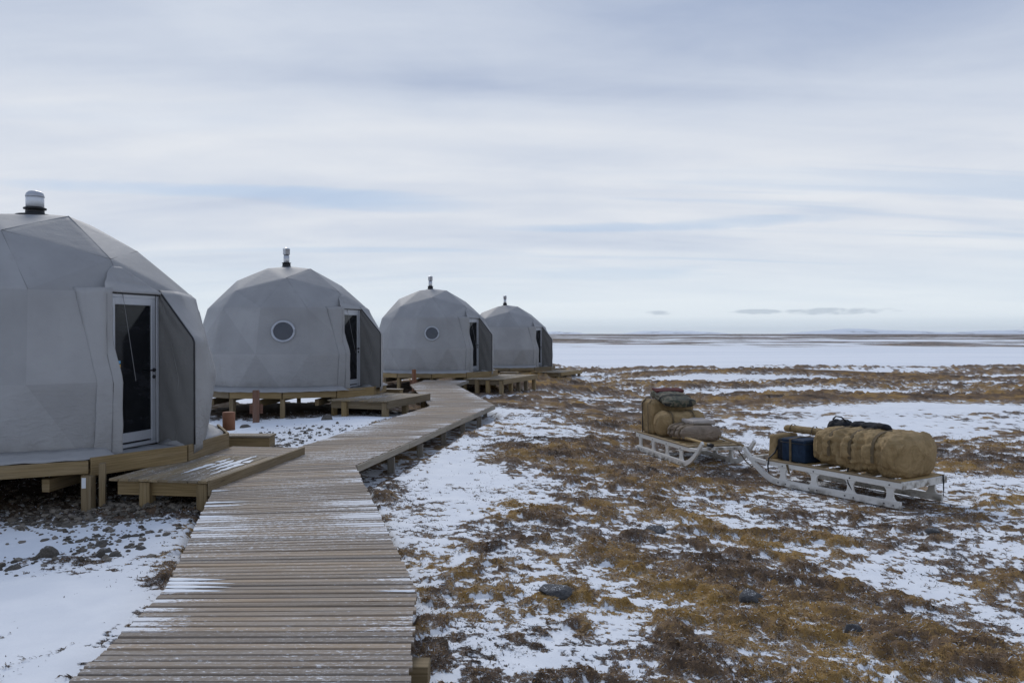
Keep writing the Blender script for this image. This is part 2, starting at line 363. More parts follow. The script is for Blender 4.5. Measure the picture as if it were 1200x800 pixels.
plain('canvas_dark', (0.165, 0.163, 0.158), 0.75, bmp=0.5, scale=3.5)
plain('canvas_trim', (0.30, 0.30, 0.305), 0.6, bmp=0.3, scale=9)
plain('seam', (0.185, 0.185, 0.19), 0.7)
plain('piping_black', (0.02, 0.02, 0.022), 0.6)
plain('aluminium', (0.40, 0.42, 0.46), 0.42, 0.35, 0.06)
plain('steel', (0.50, 0.51, 0.53), 0.35, 0.8, 0.10)
plain('galvanised', (0.62, 0.64, 0.67), 0.5, 0.2, 0.12, 20)
plain('black_metal', (0.015, 0.015, 0.017), 0.5)
def m_glass(k, p):
    tc = k.n('ShaderNodeTexCoord').outputs['Object']
    f = k.noise(k.mapping(tc, (2, 2, 6)), 1.0, 4, 0.6)
    k.l.new(k.mix(k.ss(f, 0.45, 0.75), (0.006, 0.007, 0.009), (0.015, 0.016, 0.020)), p.inputs['Base Color']); setp(k, p, Roughness=0.10)
    p.inputs['Specular IOR Level'].default_value = 0.28
mat('glass_dark', m_glass)
plain('glass_porthole', (0.060, 0.066, 0.080), 0.15, 0.0, 0.15)
plain('sticker_yellow', (0.75, 0.45, 0.05), 0.5); plain('sticker_blue', (0.15, 0.40, 0.65), 0.5)
def m_sledwhite(k, p):
    tc = k.n('ShaderNodeTexCoord').outputs['Object']
    f = k.noise(tc, 7, 5, 0.6); s = k.noise(k.mapping(tc, (6, 40, 40)), 1.0, 5, 0.7)
    c = k.mix(f, (0.60, 0.585, 0.55), (0.74, 0.725, 0.69)); c = k.mix(k.ss(s, 0.60, 0.74), c, (0.32, 0.29, 0.25))
    zz = k.n('ShaderNodeSeparateXYZ', {'Vector': tc}).outputs[2]; c = k.mix(k.math('MULTIPLY', k.ss(zz, 0.10, 0.0), k.ss(f, 0.4, 0.65)), c, (0.16, 0.135, 0.10))
    k.l.new(c, p.inputs['Base Color']); setp(k, p, Roughness=0.5); bump(k, p, s, 0.15, 0.01)
mat('sled_white', m_sledwhite)
def fabric(name, c0, c1, scale=5.0, bstr=0.6, rough=0.85):
    def fn(k, p):
        tc = k.n('ShaderNodeTexCoord').outputs['Object']
        f = k.noise(tc, scale, 5, 0.6, 1.0); w = k.noise(k.mapping(tc, (10, 4, 4)), 1.0, 5, 0.6, 1.5); fi = k.noise(tc, 300, 2)
        c = k.mix(k.ss(f, 0.3, 0.7), c0, c1)
        k.l.new(c, p.inputs['Base Color']); setp(k, p, Roughness=rough); p.inputs['Specular IOR Level'].default_value = 0.2
        bump(k, p, k.math('ADD', k.math('ADD', f, w), k.math('MULTIPLY', fi, 0.05)), bstr, 0.03)
    return mat(name, fn)
fabric('tan_canvas', (0.255, 0.178, 0.086), (0.355, 0.252, 0.130), 5.0, 1.0)
fabric('tan_strap', (0.105, 0.078, 0.045), (0.150, 0.112, 0.065), 12, 0.3)
fabric('taupe_canvas', (0.190, 0.150, 0.115), (0.265, 0.212, 0.165))
fabric('pale_canvas', (0.33, 0.29, 0.26), (0.42, 0.38, 0.35))
fabric('black_fabric', (0.012, 0.013, 0.016), (0.024, 0.025, 0.029))
fabric('navy_fabric', (0.010, 0.022, 0.046), (0.017, 0.036, 0.068), 8, 0.35, 0.7)
fabric('maroon_fabric', (0.075, 0.018, 0.018), (0.12, 0.03, 0.03))
def m_camo(k, p):
    tc = k.n('ShaderNodeTexCoord').outputs['Object']
    f = k.noise(tc, 9, 2, 0.5, 0.8); g = k.noise(k.mapping(tc, (1, 1, 1), (4, 2, 7)), 7, 2, 0.5, 0.8)
    c = k.mix(k.ss(f, 0.47, 0.50), (0.045, 0.052, 0.034), (0.120, 0.105, 0.070)); c = k.mix(k.ss(g, 0.56, 0.59), c, (0.022, 0.023, 0.020))
    k.l.new(c, p.inputs['Base Color']); setp(k, p, Roughness=0.85); bump(k, p, k.noise(tc, 14, 4), 0.5, 0.02)
mat('camo_fabric', m_camo)
def stone(name, c0, c1):
    def fn(k, p):
        tc = k.n('ShaderNodeTexCoord').outputs['Object']
        f = k.noise(tc, 6, 6, 0.65); g = k.noise(tc, 40, 4, 0.6)
        c = k.mix(k.ss(f, 0.3, 0.7), c0, c1); c = k.mix(k.ss(g, 0.64, 0.75), c, tuple(min(1, x*1.9) for x in c1))
        up = k.ss(k.n('ShaderNodeSeparateXYZ', {'Vector': k.n('ShaderNodeNewGeometry').outputs['Normal']}).outputs[2], 0.82, 0.97)
        c = k.mix(k.math('MULTIPLY', up, k.ss(k.noise(tc, 10, 4), 0.55, 0.66)), c, SNOW)
        k.l.new(c, p.inputs['Base Color']); setp(k, p, Roughness=0.85); bump(k, p, k.math('ADD', f, g), 0.6, 0.03)
    return mat(name, fn)
stone('stone_dark', (0.060, 0.061, 0.064), (0.120, 0.121, 0.125)); stone('stone_brown', (0.075, 0.066, 0.056), (0.150, 0.135, 0.115))

# ------------------------------------------------------------------ object helpers
def finish(o, label=None, cat=None, group=None, kind=None):
    if label: o['label'] = label
    if cat: o['category'] = cat
    if group: o['group'] = group
    if kind: o['kind'] = kind
    return o
def empty(name, loc=(0, 0, 0), rz=0.0, **kw):
    o = bpy.data.objects.new(name, None); C.objects.link(o); o.location = loc; o.rotation_euler = (0, 0, rz); o.empty_display_size = 0.2
    return finish(o, **kw)
def link(name, me, material=None, parent=None, loc=None, rz=None, **kw):
    o = bpy.data.objects.new(name, me); C.objects.link(o)
    if material is not None and not me.materials: me.materials.append(MATS[material])
    if parent is not None: o.parent = parent
    if loc is not None: o.location = loc
    if rz is not None: o.rotation_euler = (0, 0, rz)
    return finish(o, **kw)
def mesh_np(name, verts, faces4=None, faces3=None, smooth=False):
    me = bpy.data.meshes.new(name); nv = len(verts)
    f4 = np.zeros((0, 4), np.int32) if faces4 is None else np.asarray(faces4, np.int32)
    f3 = np.zeros((0, 3), np.int32) if faces3 is None else np.asarray(faces3, np.int32)
    me.vertices.add(nv); me.vertices.foreach_set('co', np.asarray(verts, np.float32).ravel())
    nl = f4.size+f3.size; me.loops.add(nl); me.loops.foreach_set('vertex_index', np.concatenate([f4.ravel(), f3.ravel()]).astype(np.int32))
    npoly = len(f4)+len(f3); me.polygons.add(npoly)
    tot = np.concatenate([np.full(len(f4), 4), np.full(len(f3), 3)]).astype(np.int32)
    me.polygons.foreach_set('loop_start', (np.cumsum(tot)-tot).astype(np.int32)); 
    me.polygons.foreach_set('use_smooth', np.full(npoly, smooth)); me.update(calc_edges=True); me.validate()
    return me
def box_mesh(size, bev=0.004, name='box', slant=None):
    """bevelled box centred on the origin, UV u runs along the longest side in metres"""
    sx, sy, sz = size; bm = bmesh.new()
    bmesh.ops.create_cube(bm, size=1.0); bmesh.ops.scale(bm, vec=size, verts=bm.verts)
    if slant: slant(bm)
    if bev: bmesh.ops.bevel(bm, geom=bm.edges[:], offset=bev, segments=1, affect='EDGES', profile=0.5)
    uv_long(bm, int(np.argmax(size)))
    me = bpy.data.meshes.new(name); bm.to_mesh(me); bm.free(); return me
def uv_long(bm, ax):
    uvl = bm.loops.layers.uv.new('UVMap'); bm.normal_update()
    o1, o2 = [i for i in range(3) if i != ax]; ru = random.random()*50
    for f in bm.faces:
        nn = f.normal
        use = o1 if abs(nn[o2]) >= abs(nn[o1]) else o2
        for l in f.loops:
            c = l.vert.co
            if abs(nn[ax]) > 0.8: l[uvl].uv = (c[o1]*0.3+ru, c[o2])
            else: l[uvl].uv = (c[ax]+ru, c[use]+(0.7 if use == o2 else 0))
def box(name, material, center, size, parent=None, rz=0.0, rx=0.0, ry=0.0, bev=0.004, **kw):
    o = link(name, box_mesh(size, bev, name), material, parent, **kw); o.location = center; o.rotation_euler = (rx, ry, rz); return o
def beam(name, material, p0, p1, w, h, parent=None, bev=0.004, **kw):
    """box from p0 to p1 (centre line), width w, height h"""
    p0 = Vector(p0); p1 = Vector(p1); d = p1-p0; L = d.length
    o = link(name, box_mesh((L, w, h), bev, name), material, parent, **kw); o.location = (p0+p1)/2
    o.rotation_euler = (0, -math.asin(d.z/L), math.atan2(d.y, d.x)); return o
def lathe(name, prof, seg=20, smooth=True):
    v = []; f = []
    for r, z in prof:
        for i in range(seg): v.append((r*math.cos(2*math.pi*i/seg), r*math.sin(2*math.pi*i/seg), z))
    n = len(prof)
    for j in range(n-1):
        for i in range(seg):
            f.append((j*seg+i, j*seg+(i+1) % seg, (j+1)*seg+(i+1) % seg, (j+1)*seg+i))
    me = bpy.data.meshes.new(name); me.from_pydata(v, [], f+[tuple(reversed(range(seg))), tuple(range((n-1)*seg, n*seg))])
    for p in me.polygons: p.use_smooth = smooth and len(p.vertices) == 4
    return me
def tube(name, pts, r, seg=8, closed=False, flat=None):
    """sweep along pts; flat=(w,t) makes a strap section instead of a round one"""
    pts = [Vector(p) for p in pts]; n = len(pts); v = []; f = []
    up = Vector((0, 0, 1))
    for i, p in enumerate(pts):
        a = pts[(i-1) % n] if (closed or i > 0) else p; b = pts[(i+1) % n] if (closed or i < n-1) else p
        t = (b-a).normalized(); s = t.cross(up)
        if s.length < 1e-3: s = t.cross(Vector((1, 0, 0)))
        s.normalize(); u = s.cross(t).normalized()
        if flat:
            for (q, w) in ((-1, -1), (1, -1), (1, 1), (-1, 1)): v.append(p + flat[2][i]*(q*flat[0]/2) + (flat[3][i])*(w*flat[1]/2))
        else:
            rr = r[i] if isinstance(r, (list, tuple)) else r
            for j in range(seg): v.append(p + s*(rr*math.cos(2*math.pi*j/seg)) + u*(rr*math.sin(2*math.pi*j/seg)))
    m = 4 if flat else seg
    for i in range(n if closed else n-1):
        for j in range(m):
            a = i*m+j; b = i*m+(j+1) % m; c = ((i+1) % n)*m+(j+1) % m; d = ((i+1) % n)*m+j; f.append((a, b, c, d))
    if not closed: f += [tuple(reversed(range(m))), tuple(range((n-1)*m, n*m))]
    me = bpy.data.meshes.new(name); me.from_pydata([tuple(q) for q in v], [], f)
    for p in me.polygons: p.use_smooth = not flat and len(p.vertices) == 4
    bm = bmesh.new(); bm.from_mesh(me); bmesh.ops.recalc_face_normals(bm, faces=bm.faces); bm.to_mesh(me); bm.free()
    return me
def extrude_outline(name, pts, y0, y1, bev=0.004):
    """outline in (x, z), extruded along y"""
    bm = bmesh.new(); a = [bm.verts.new((x, y0, z)) for x, z in pts]; f = bm.faces.new(a)
    r = bmesh.ops.extrude_face_region(bm, geom=[f]); bmesh.ops.translate(bm, vec=(0, y1-y0, 0), verts=[g for g in r['geom'] if isinstance(g, bmesh.types.BMVert)])
    bmesh.ops.recalc_face_normals(bm, faces=bm.faces)
    if bev:
        ed = [e for e in bm.edges if len(e.link_faces) == 2 and e.calc_face_angle() > 0.7]
        bmesh.ops.bevel(bm, geom=ed, offset=bev, segments=1, affect='EDGES')
    uv_long(bm, 0)
    me = bpy.data.meshes.new(name); bm.to_mesh(me); bm.free(); return me

# ------------------------------------------------------------------ the setting: ground, lake, hills
def make_ground():
    dense = np.linspace(R_(-43), R_(43), 560); rest = np.linspace(R_(43), R_(317), 70)[1:-1]
    ang = np.concatenate([dense, rest]); na = len(ang)
    rad = np.concatenate([np.linspace(0.15, 2.2, 24)[:-1], np.geomspace(2.2, 60, 900), np.geomspace(60, 9000, 260)[1:]]); nr = len(rad)
    A, Rr = np.meshgrid(ang, rad); x = (Rr*np.sin(A)).ravel(); y = (Rr*np.cos(A)).ravel()
    h = cover(x, y); z = ground_z(x, y, h)
    v = np.stack([x, y, z], 1)
    i = np.arange(nr-1)[:, None]*na; j = np.arange(na)[None, :]; j2 = (j+1) % na
    f = np.stack([i+j, i+j2, i+na+j2, i+na+j], -1).reshape(-1, 4)[:, ::-1]
    me = mesh_np('ground', v, f, None, True)
    at = me.attributes.new('veg', 'FLOAT', 'POINT'); at.data.foreach_set('value', h.astype(np.float32))
    tint = tint_of(x, y); at = me.attributes.new('tint', 'FLOAT', 'POINT'); at.data.foreach_set('value', tint.astype(np.float32))
    link('ground', me, 'ground', kind='structure')
def tint_of(x, y):
    t = fbm(x*0.9, y*0.9, 4, 111)*0.8 + fbm(x*5, y*5, 3, 121)*0.45 - 0.10
    t = t + gauss(x, y, 2.3, 6.4, 1.6, 1.1, .12) + gauss(x, y, 3.6, 5.2, 1.5, .8, .10) + gauss(x, y, 6, 40, 14, 12, .10)
    lf = sstep(-1.0, -2.2, x - np.interp(y, [4, 6, 11, 21, 28], [-1.5, -1.7, -3.2, -1.3, -2.8]))*sstep(34, 30, y)
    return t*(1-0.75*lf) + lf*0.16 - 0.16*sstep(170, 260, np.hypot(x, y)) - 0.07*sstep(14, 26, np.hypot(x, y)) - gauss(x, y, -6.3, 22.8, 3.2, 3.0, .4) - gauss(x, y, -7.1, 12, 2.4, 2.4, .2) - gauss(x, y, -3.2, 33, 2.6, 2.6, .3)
make_ground()
def make_lake():
    n = 90; ring = []
    for i in range(n):
        a = 2*math.pi*i/n; ring.append((600*math.cos(a), 115 + 62*math.sin(a), LAKE_Z))
    me = bpy.data.meshes.new('frozen_lake'); me.from_pydata(ring, [], [tuple(range(n))]); link('frozen_lake', me, 'lake_snow', kind='structure')
make_lake()
def make_hill(x0, x1, y, hgt, seed, label):
    nx, ny = 140, 14; v = []; f = []
    for i in range(nx):
        t = i/(nx-1)
        for j in range(ny):
            s = j/(ny-1); xx = x0+(x1-x0)*t
            e = math.sin(math.pi*t)**0.8 * math.sin(math.pi*s)
            nz = float(fbm(np.array([t*5.0+seed]), np.array([s*1.5]), 4, seed)[0])
            v.append((xx, y+(s-0.5)*700, -3 + hgt*e*(0.35+1.1*nz)))
    for i in range(nx-1):
        for j in range(ny-1): f.append((i*ny+j, (i+1)*ny+j, (i+1)*ny+j+1, i*ny+j+1))
    me = bpy.data.meshes.new('distant_hill'); me.from_pydata(v, [], f)
    for p in me.polygons: p.use_smooth = True
    link('distant_hill', me, 'hill_snow', kind='structure')
for a in ((100, 620, 6500, 26, 3, ''), (820, 1700, 6200, 34, 5, ''), (2300, 3900, 6800, 44, 8, ''), (3500, 5200, 6900, 46, 11, ''), (-900, 480, 7600, 34, 13, ''), (-5200, -1200, 7000, 50, 17, ''), (4900, 8000, 6500, 45, 19, '')):
    make_hill(*a)

# ------------------------------------------------------------------ boardwalk
def lerp(a, b, t): return tuple(a[i]+(b[i]-a[i])*t for i in range(len(a)))
def plank_mesh(quad, zt, th, name, drop=(0, 0), edge=True):
    """quad: l0, r0, r1, l1 in XY; top height zt; chamfered top edges; UV u from left end; 'edge' attribute grows to the ends"""
    l0, r0, r1, l1 = [Vector((*q, 0)) for q in quad]; ch = 0.007
    wv = ((l1-l0)+(r1-r0))/2; wd = wv.length; wv.normalize()
    def prof(l, rr, zz):  # section from near edge to far edge
        a, b = l, rr
        return [a+Vector((0, 0, zz-th)), a+Vector((0, 0, zz-ch)), a+wv*ch+Vector((0, 0, zz)), b-wv*ch+Vector((0, 0, zz)), b+Vector((0, 0, zz-ch)), b+Vector((0, 0, zz-th))]
    K = 7; secs = []
    for i in range(K):
        t = i/(K-1); secs.append(prof(l0.lerp(r0, t), l1.lerp(r1, t), zt+drop[0]*(1-t)+drop[1]*t))
    v = [tuple(q) for s in secs for q in s]; f = []
    for i in range(K-1):
        for j in range(6): a = i*6+j; b = i*6+(j+1) % 6; f.append((a, a+6, b+6, b))
    f += [tuple(range(6)), tuple(reversed(range((K-1)*6, K*6)))]
    me = bpy.data.meshes.new(name); me.from_pydata(v, [], f)
    bm = bmesh.new(); bm.from_mesh(me); bmesh.ops.recalc_face_normals(bm, faces=bm.faces); bm.to_mesh(me); bm.free()
    L = (r0-l0).length; uvl = me.uv_layers.new(name='UVMap')
    for lp in me.loops:
        i, j = divmod(lp.vertex_index, 6); uvl.data[lp.index].uv = (i/(K-1)*L, (0, .03, .035, .09, .095, .12)[j])
    at = me.attributes.new('edge', 'FLOAT', 'POINT')
    for i in range(K):
        t = i/(K-1); e = max(0, 1-min(t, 1-t)/0.28) if edge else 0
        for j in range(6): at.data[i*6+j].value = e
    return me
def boardwalk():
    root = empty('boardwalk', (WALK[2][0][0]*0.5+WALK[2][1][0]*0.5, 5.9, 0.1), 0, label='long weathered plank boardwalk zigzagging past the row of domes', cat='boardwalk')
    ox, oy, oz = root.location
    cnt = 0
    pitch = [0.095, 0.091, 0.091, 0.108, 0.115, 0.115]
    for s in range(len(WALK)-1):
        (l0, r0, z0), (l1, r1, z1) = WALK[s], WALK[s+1]
        m0 = lerp(l0, r0, .5); m1 = lerp(l1, r1, .5); L = math.dist(m0, m1); n = round(L/pitch[s]); g = 0.015/pitch[s]/2
        a0 = 0 if s else int(2.3/0.095)
        for i in range(a0, n):
            ta, tb = (i+g)/n, (i+1-g)/n
            e0, e1 = random.uniform(-.004, .004), random.uniform(-.004, .004)
            q = [lerp(l0, l1, ta), lerp(r0, r1, ta), lerp(r0, r1, tb), lerp(l0, l1, tb)]
            jl, jr = random.uniform(-.012, .012), random.uniform(-.012, .012)
            dx = Vector((q[1][0]-q[0][0], q[1][1]-q[0][1])).normalized()
            q = [(q[0][0]-dx.x*jl-ox, q[0][1]-dx.y*jl-oy), (q[1][0]+dx.x*jr-ox, q[1][1]+dx.y*jr-oy), (q[2][0]+dx.x*jr-ox, q[2][1]+dx.y*jr-oy), (q[3][0]-dx.x*jl-ox, q[3][1]-dx.y*jl-oy)]
            link('plank', plank_mesh(q, z0+(z1-z0)*(i+.5)/n-oz, 0.030, 'plank', (e0, e1)), 'wood_walk', root); cnt += 1
        # bearers under the planks, one joist per side and edge boards on the long leg
        for t_ in (0.10, 0.5, 0.90):
            p0 = lerp(lerp(l0, r0, t_), (0, 0), 0); p1 = lerp(l1, r1, t_)
            beam('joist', 'wood_grey' if t_ > .8 else 'wood_beam', (p0[0]-ox, p0[1]-oy, z0-oz-0.095), (p1[0]-ox, p1[1]-oy, z1-oz-0.095), 0.045, 0.12, root)
        for side in ((1,) if s in (3, 4, 5) else ()):
            a, b = (r0, r1); dx = Vector((b[0]-a[0], b[1]-a[1])).normalized(); nr = Vector((dx.y, -dx.x))*0.022
            k = max(1, round(math.dist(a, b)/2.4))
            for i in range(k):
                p = lerp(a, b, i/k); q = lerp(a, b, (i+1)/k); za = z0+(z1-z0)*i/k; zb = z0+(z1-z0)*(i+1)/k
                beam('edge_board', 'wood_grey', (p[0]+nr.x+dx.x*.004-ox, p[1]+nr.y+dx.y*.004-oy, za-oz-0.058), (q[0]+nr.x-dx.x*.004-ox, q[1]+nr.y-dx.y*.004-oy, zb-oz-0.058), 0.024, 0.10, root)
        k = max(1, round(L/1.75))
        for i in range(k):
            t = (i+0.12 if s == 3 else i+0.5)/k
            a = lerp(l0, l1, t); b = lerp(r0, r1, t); zz = z0+(z1-z0)*t
            for tt in (0.03, 0.955):
                p = lerp(a, b, tt); gb = gz(p[0], p[1])-0.10; top = zz-0.155-oz
                if top-(gb-oz) > 0.05: box('post', 'wood_grey' if tt > .5 else 'wood_beam', (p[0]-ox, p[1]-oy, (top+gb-oz)/2), (0.11, 0.11, top-gb+oz), root)
            beam('bearer', 'wood_beam', (a[0]-ox+.02, a[1]-oy+.13, zz-.21-oz), (b[0]-ox-.04, b[1]-oy+.13, zz-.21-oz), 0.05, 0.11, root)
    # sleeper end sticking out beside the near leg
    beam('sleeper', 'wood_beam', (-1.6-ox, 4.80-oy, 0.20-oz), (-0.50-ox, 4.80-oy, 0.20-oz), 0.15, 0.13, root)
    return cnt
boardwalk()

# ------------------------------------------------------------------ dome tents
DR = 2.46; Z4 = 0.96; DOOR_P = 2.03; DOOR_W = 0.50; DOOR_T = -0.43; PHI0 = -2.0; DOOR_H = 2.10; BASE_R = 2.335; OPEN_L = -0.865
def dome_vertices():
    V = {}
    def sph(pol, az): return Vector((DR*math.sin(R_(pol))*math.cos(R_(az)), DR*math.sin(R_(pol))*math.sin(R_(az)), Z4+DR*math.cos(R_(pol))))
    V['top'] = sph(0, 0) - Vector((0, 0, 0.03))
    for q in range(4):
        V[('1', q)] = sph(18.4, PHI0-15+90*q); V[('2', q)] = sph(47.5, PHI0-14+90*q); V[('A', q)] = sph(35.3, PHI0+30+90*q)
    V[('A', 0)] = Vector((0, 0, Z4))+(V[('A', 0)]-Vector((0, 0, Z4)))*0.945
    for i in range(12):
        V[('3', i)] = sph(61, PHI0-15+30*i); V[('4', i)] = sph(90, PHI0-15+30*i)
        a = R_(PHI0+30*i); V[('5', i)] = Vector((BASE_R*math.cos(a), BASE_R*math.sin(a), 0.0))
    return V
def dome_faces():
    F = []
    for q in range(4):
        n = (q+1) % 4; t = [('3', (3*q+j) % 12) for j in range(4)]
        F += [('top', ('1', q), ('1', n)), (('1', q), ('2', q), ('A', q)), (('1', q), ('A', q), ('1', n)), (('1', n), ('A', q), ('2', n)),
              (('2', q), t[0], t[1]), (('2', q), t[1], ('A', q)), (('A', q), t[1], t[2]), (('A', q), t[2], ('2', n)), (('2', n), t[2], t[3])]
    for i in range(12):
        j = (i+1) % 12
        if i == 10: F.append((('3', i), ('4', i), ('4', j), ('3', j)))     # door bay (az 0) and porthole bay (az -60) stay flat
        elif i % 2: F += [(('3', i), ('4', i), ('4', j)), (('3', i), ('4', j), ('3', j))]
        else: F += [(('3', i), ('4', i), ('3', j)), (('4', i), ('4', j), ('3', j))]
        F += [(('4', i), ('5', i), ('4', j))]
        F += [(('5', i), ('5', j), ('4', j))]
    return F
A0DIR = None
def bulge(p):
    if p.z >= Z4-1e-5:
        r = p-Vector((0, 0, Z4)); ang = r.angle(A0DIR); w = max(0.0, 1-ang/R_(34)); w = w*w*(3-2*w)
        return r*(BULGE*max(0.0, DR*(1-0.055*w)-r.length)/r.length)
    r = Vector((p.x, p.y, 0)); k = max(0.0, p.z/Z4); T = BASE_R+(DR-BASE_R)*k
    return r*(BULGE*k*max(0.0, T-r.length)/r.length)
BULGE = 0.07
def panel_meshes():
    global A0DIR
    V = dome_vertices(); F = dome_faces(); N = 11; A0DIR = V[('A', 0)]-Vector((0, 0, Z4))
    nrm = []; edges = {}
    for fi, f in enumerate(F):
        p = [V[k] for k in f]; n = (p[1]-p[0]).cross(p[2]-p[0])
        if n.dot((p[0]+p[1]+p[2])/3-Vector((0, 0, 0.6))) < 0: n = -n
        nrm.append(n.normalized())
        for a in range(len(f)): edges.setdefault(frozenset((f[a], f[(a+1) % len(f)])), []).append(fi)
    out = []
    for fi, f in enumerate(F):
        bm = bmesh.new(); P = [V[k] for k in f]
        if len(f) == 3:
            g = {}
            for a in range(N+1):
                for b in range(N+1-a): g[a, b] = bm.verts.new((P[0]*(N-a-b)+P[1]*a+P[2]*b)/N)
            for a in range(N):
                for b in range(N-a):
                    bm.faces.new((g[a, b], g[a+1, b], g[a, b+1]))
                    if a+b < N-1: bm.faces.new((g[a+1, b], g[a+1, b+1], g[a, b+1]))
        else:
            g = {}
            for a in range(N+1):
                for b in range(N+1):
                    s, t = a/N, b/N; g[a, b] = bm.verts.new((P[0]*(1-t)+P[3]*t)*(1-s)+(P[1]*(1-t)+P[2]*t)*s)
            for a in range(N):
                for b in range(N): bm.faces.new((g[a, b], g[a+1, b], g[a+1, b+1], g[a, b+1]))
        cen = sum(P, Vector())/len(P); n0 = nrm[fi]
        # slight billow/sag of the cloth between the struts
        for v in bm.verts:
            d = min(((v.co-P[a]).cross((P[(a+1) % len(P)]-P[a]).normalized())).length for a in range(len(P)))
            v.co += bulge(v.co)-n0*0.006*min(1, d/0.25)                 # taut cloth rounds the facets a little
        # cut the doorway
        if cen.x > 0.8 and abs(cen.y) < 2.0 and cen.z < 2.8:
            for co, no in (((0, OPEN_L, 0), (0, 1, 0)), ((0, DOOR_T+DOOR_W, 0), (0, 1, 0)), ((0, 0, DOOR_H+0.10), (0, 0, 1)), ((DOOR_P, 0, 0), (1, 0, 0))):
                bmesh.ops.bisect_plane(bm, geom=bm.verts[:]+bm.edges[:]+bm.faces[:], plane_co=co, plane_no=no, dist=1e-5)
            dead = [q for q in bm.faces if OPEN_L < q.calc_center_median().y < DOOR_T+DOOR_W and q.calc_center_median().z < DOOR_H+0.10 and q.calc_center_median().x > DOOR_P]
            bmesh.ops.delete(bm, geom=dead, context='FACES')
        if not bm.faces: bm.free(); continue
        bm.normal_update()
        flip = [q for q in bm.faces if q.normal.dot(n0) < 0]
        if flip: bmesh.ops.reverse_faces(bm, faces=flip)
        for q in bm.faces: q.smooth = True
        me = bpy.data.meshes.new('panel'); bm.to_mesh(me); bm.free()
        ns = []
        for v in me.vertices:
            n = n0.copy()
            for a in range(len(f)):
                A, B = P[a], P[(a+1) % len(f)]; d = ((v.co-A).cross((B-A).normalized())).length
                w = max(0, 1-d/0.09)**2
                if w > 0:
                    for o in edges[frozenset((f[a], f[(a+1) % len(f)]))]:
                        if o != fi: n += nrm[o]*w
            n.normalize()
            if cen.z > Z4+0.02: n = n*0.96+(v.co-Vector((0, 0, Z4))).normalized()*0.04
            ns.append(n.normalized())
        me.normals_split_custom_set_from_vertices(ns)
        me.materials.append(MATS['canvas']); out.append(me)
    return out, V, F, nrm
PANELS, DV, DF, DN = panel_meshes()

def surface_x(y, z):
    """x of the dome cover on the door side at local (y, z)"""
    best = None
    for f, n in zip(DF, DN):
        P = [DV[k] for k in f]
        if sum(P, Vector()).x < 0 or n.x < 0.06: continue
        x = P[0].x - (n.y*(y-P[0].y)+n.z*(z-P[0].z))/n.x
        best = x if best is None else min(best, x)
    return best
def strip_mesh(name, rows):
    """grid mesh from rows of points"""
    m = len(rows[0]); v = [tuple(p) for r in rows for p in r]; f = []
    for i in range(len(rows)-1):
        for j in range(m-1): f.append((i*m+j, i*m+j+1, (i+1)*m+j+1, (i+1)*m+j))
    me = bpy.data.meshes.new(name); me.from_pydata(v, [], f)
    for p in me.polygons: p.use_smooth = True
    return me
def solid(me, th):
    bm = bmesh.new(); bm.from_mesh(me); bmesh.ops.recalc_face_normals(bm, faces=bm.faces); bmesh.ops.solidify(bm, geom=bm.faces[:], thickness=th); bm.to_mesh(me); bm.free(); return me

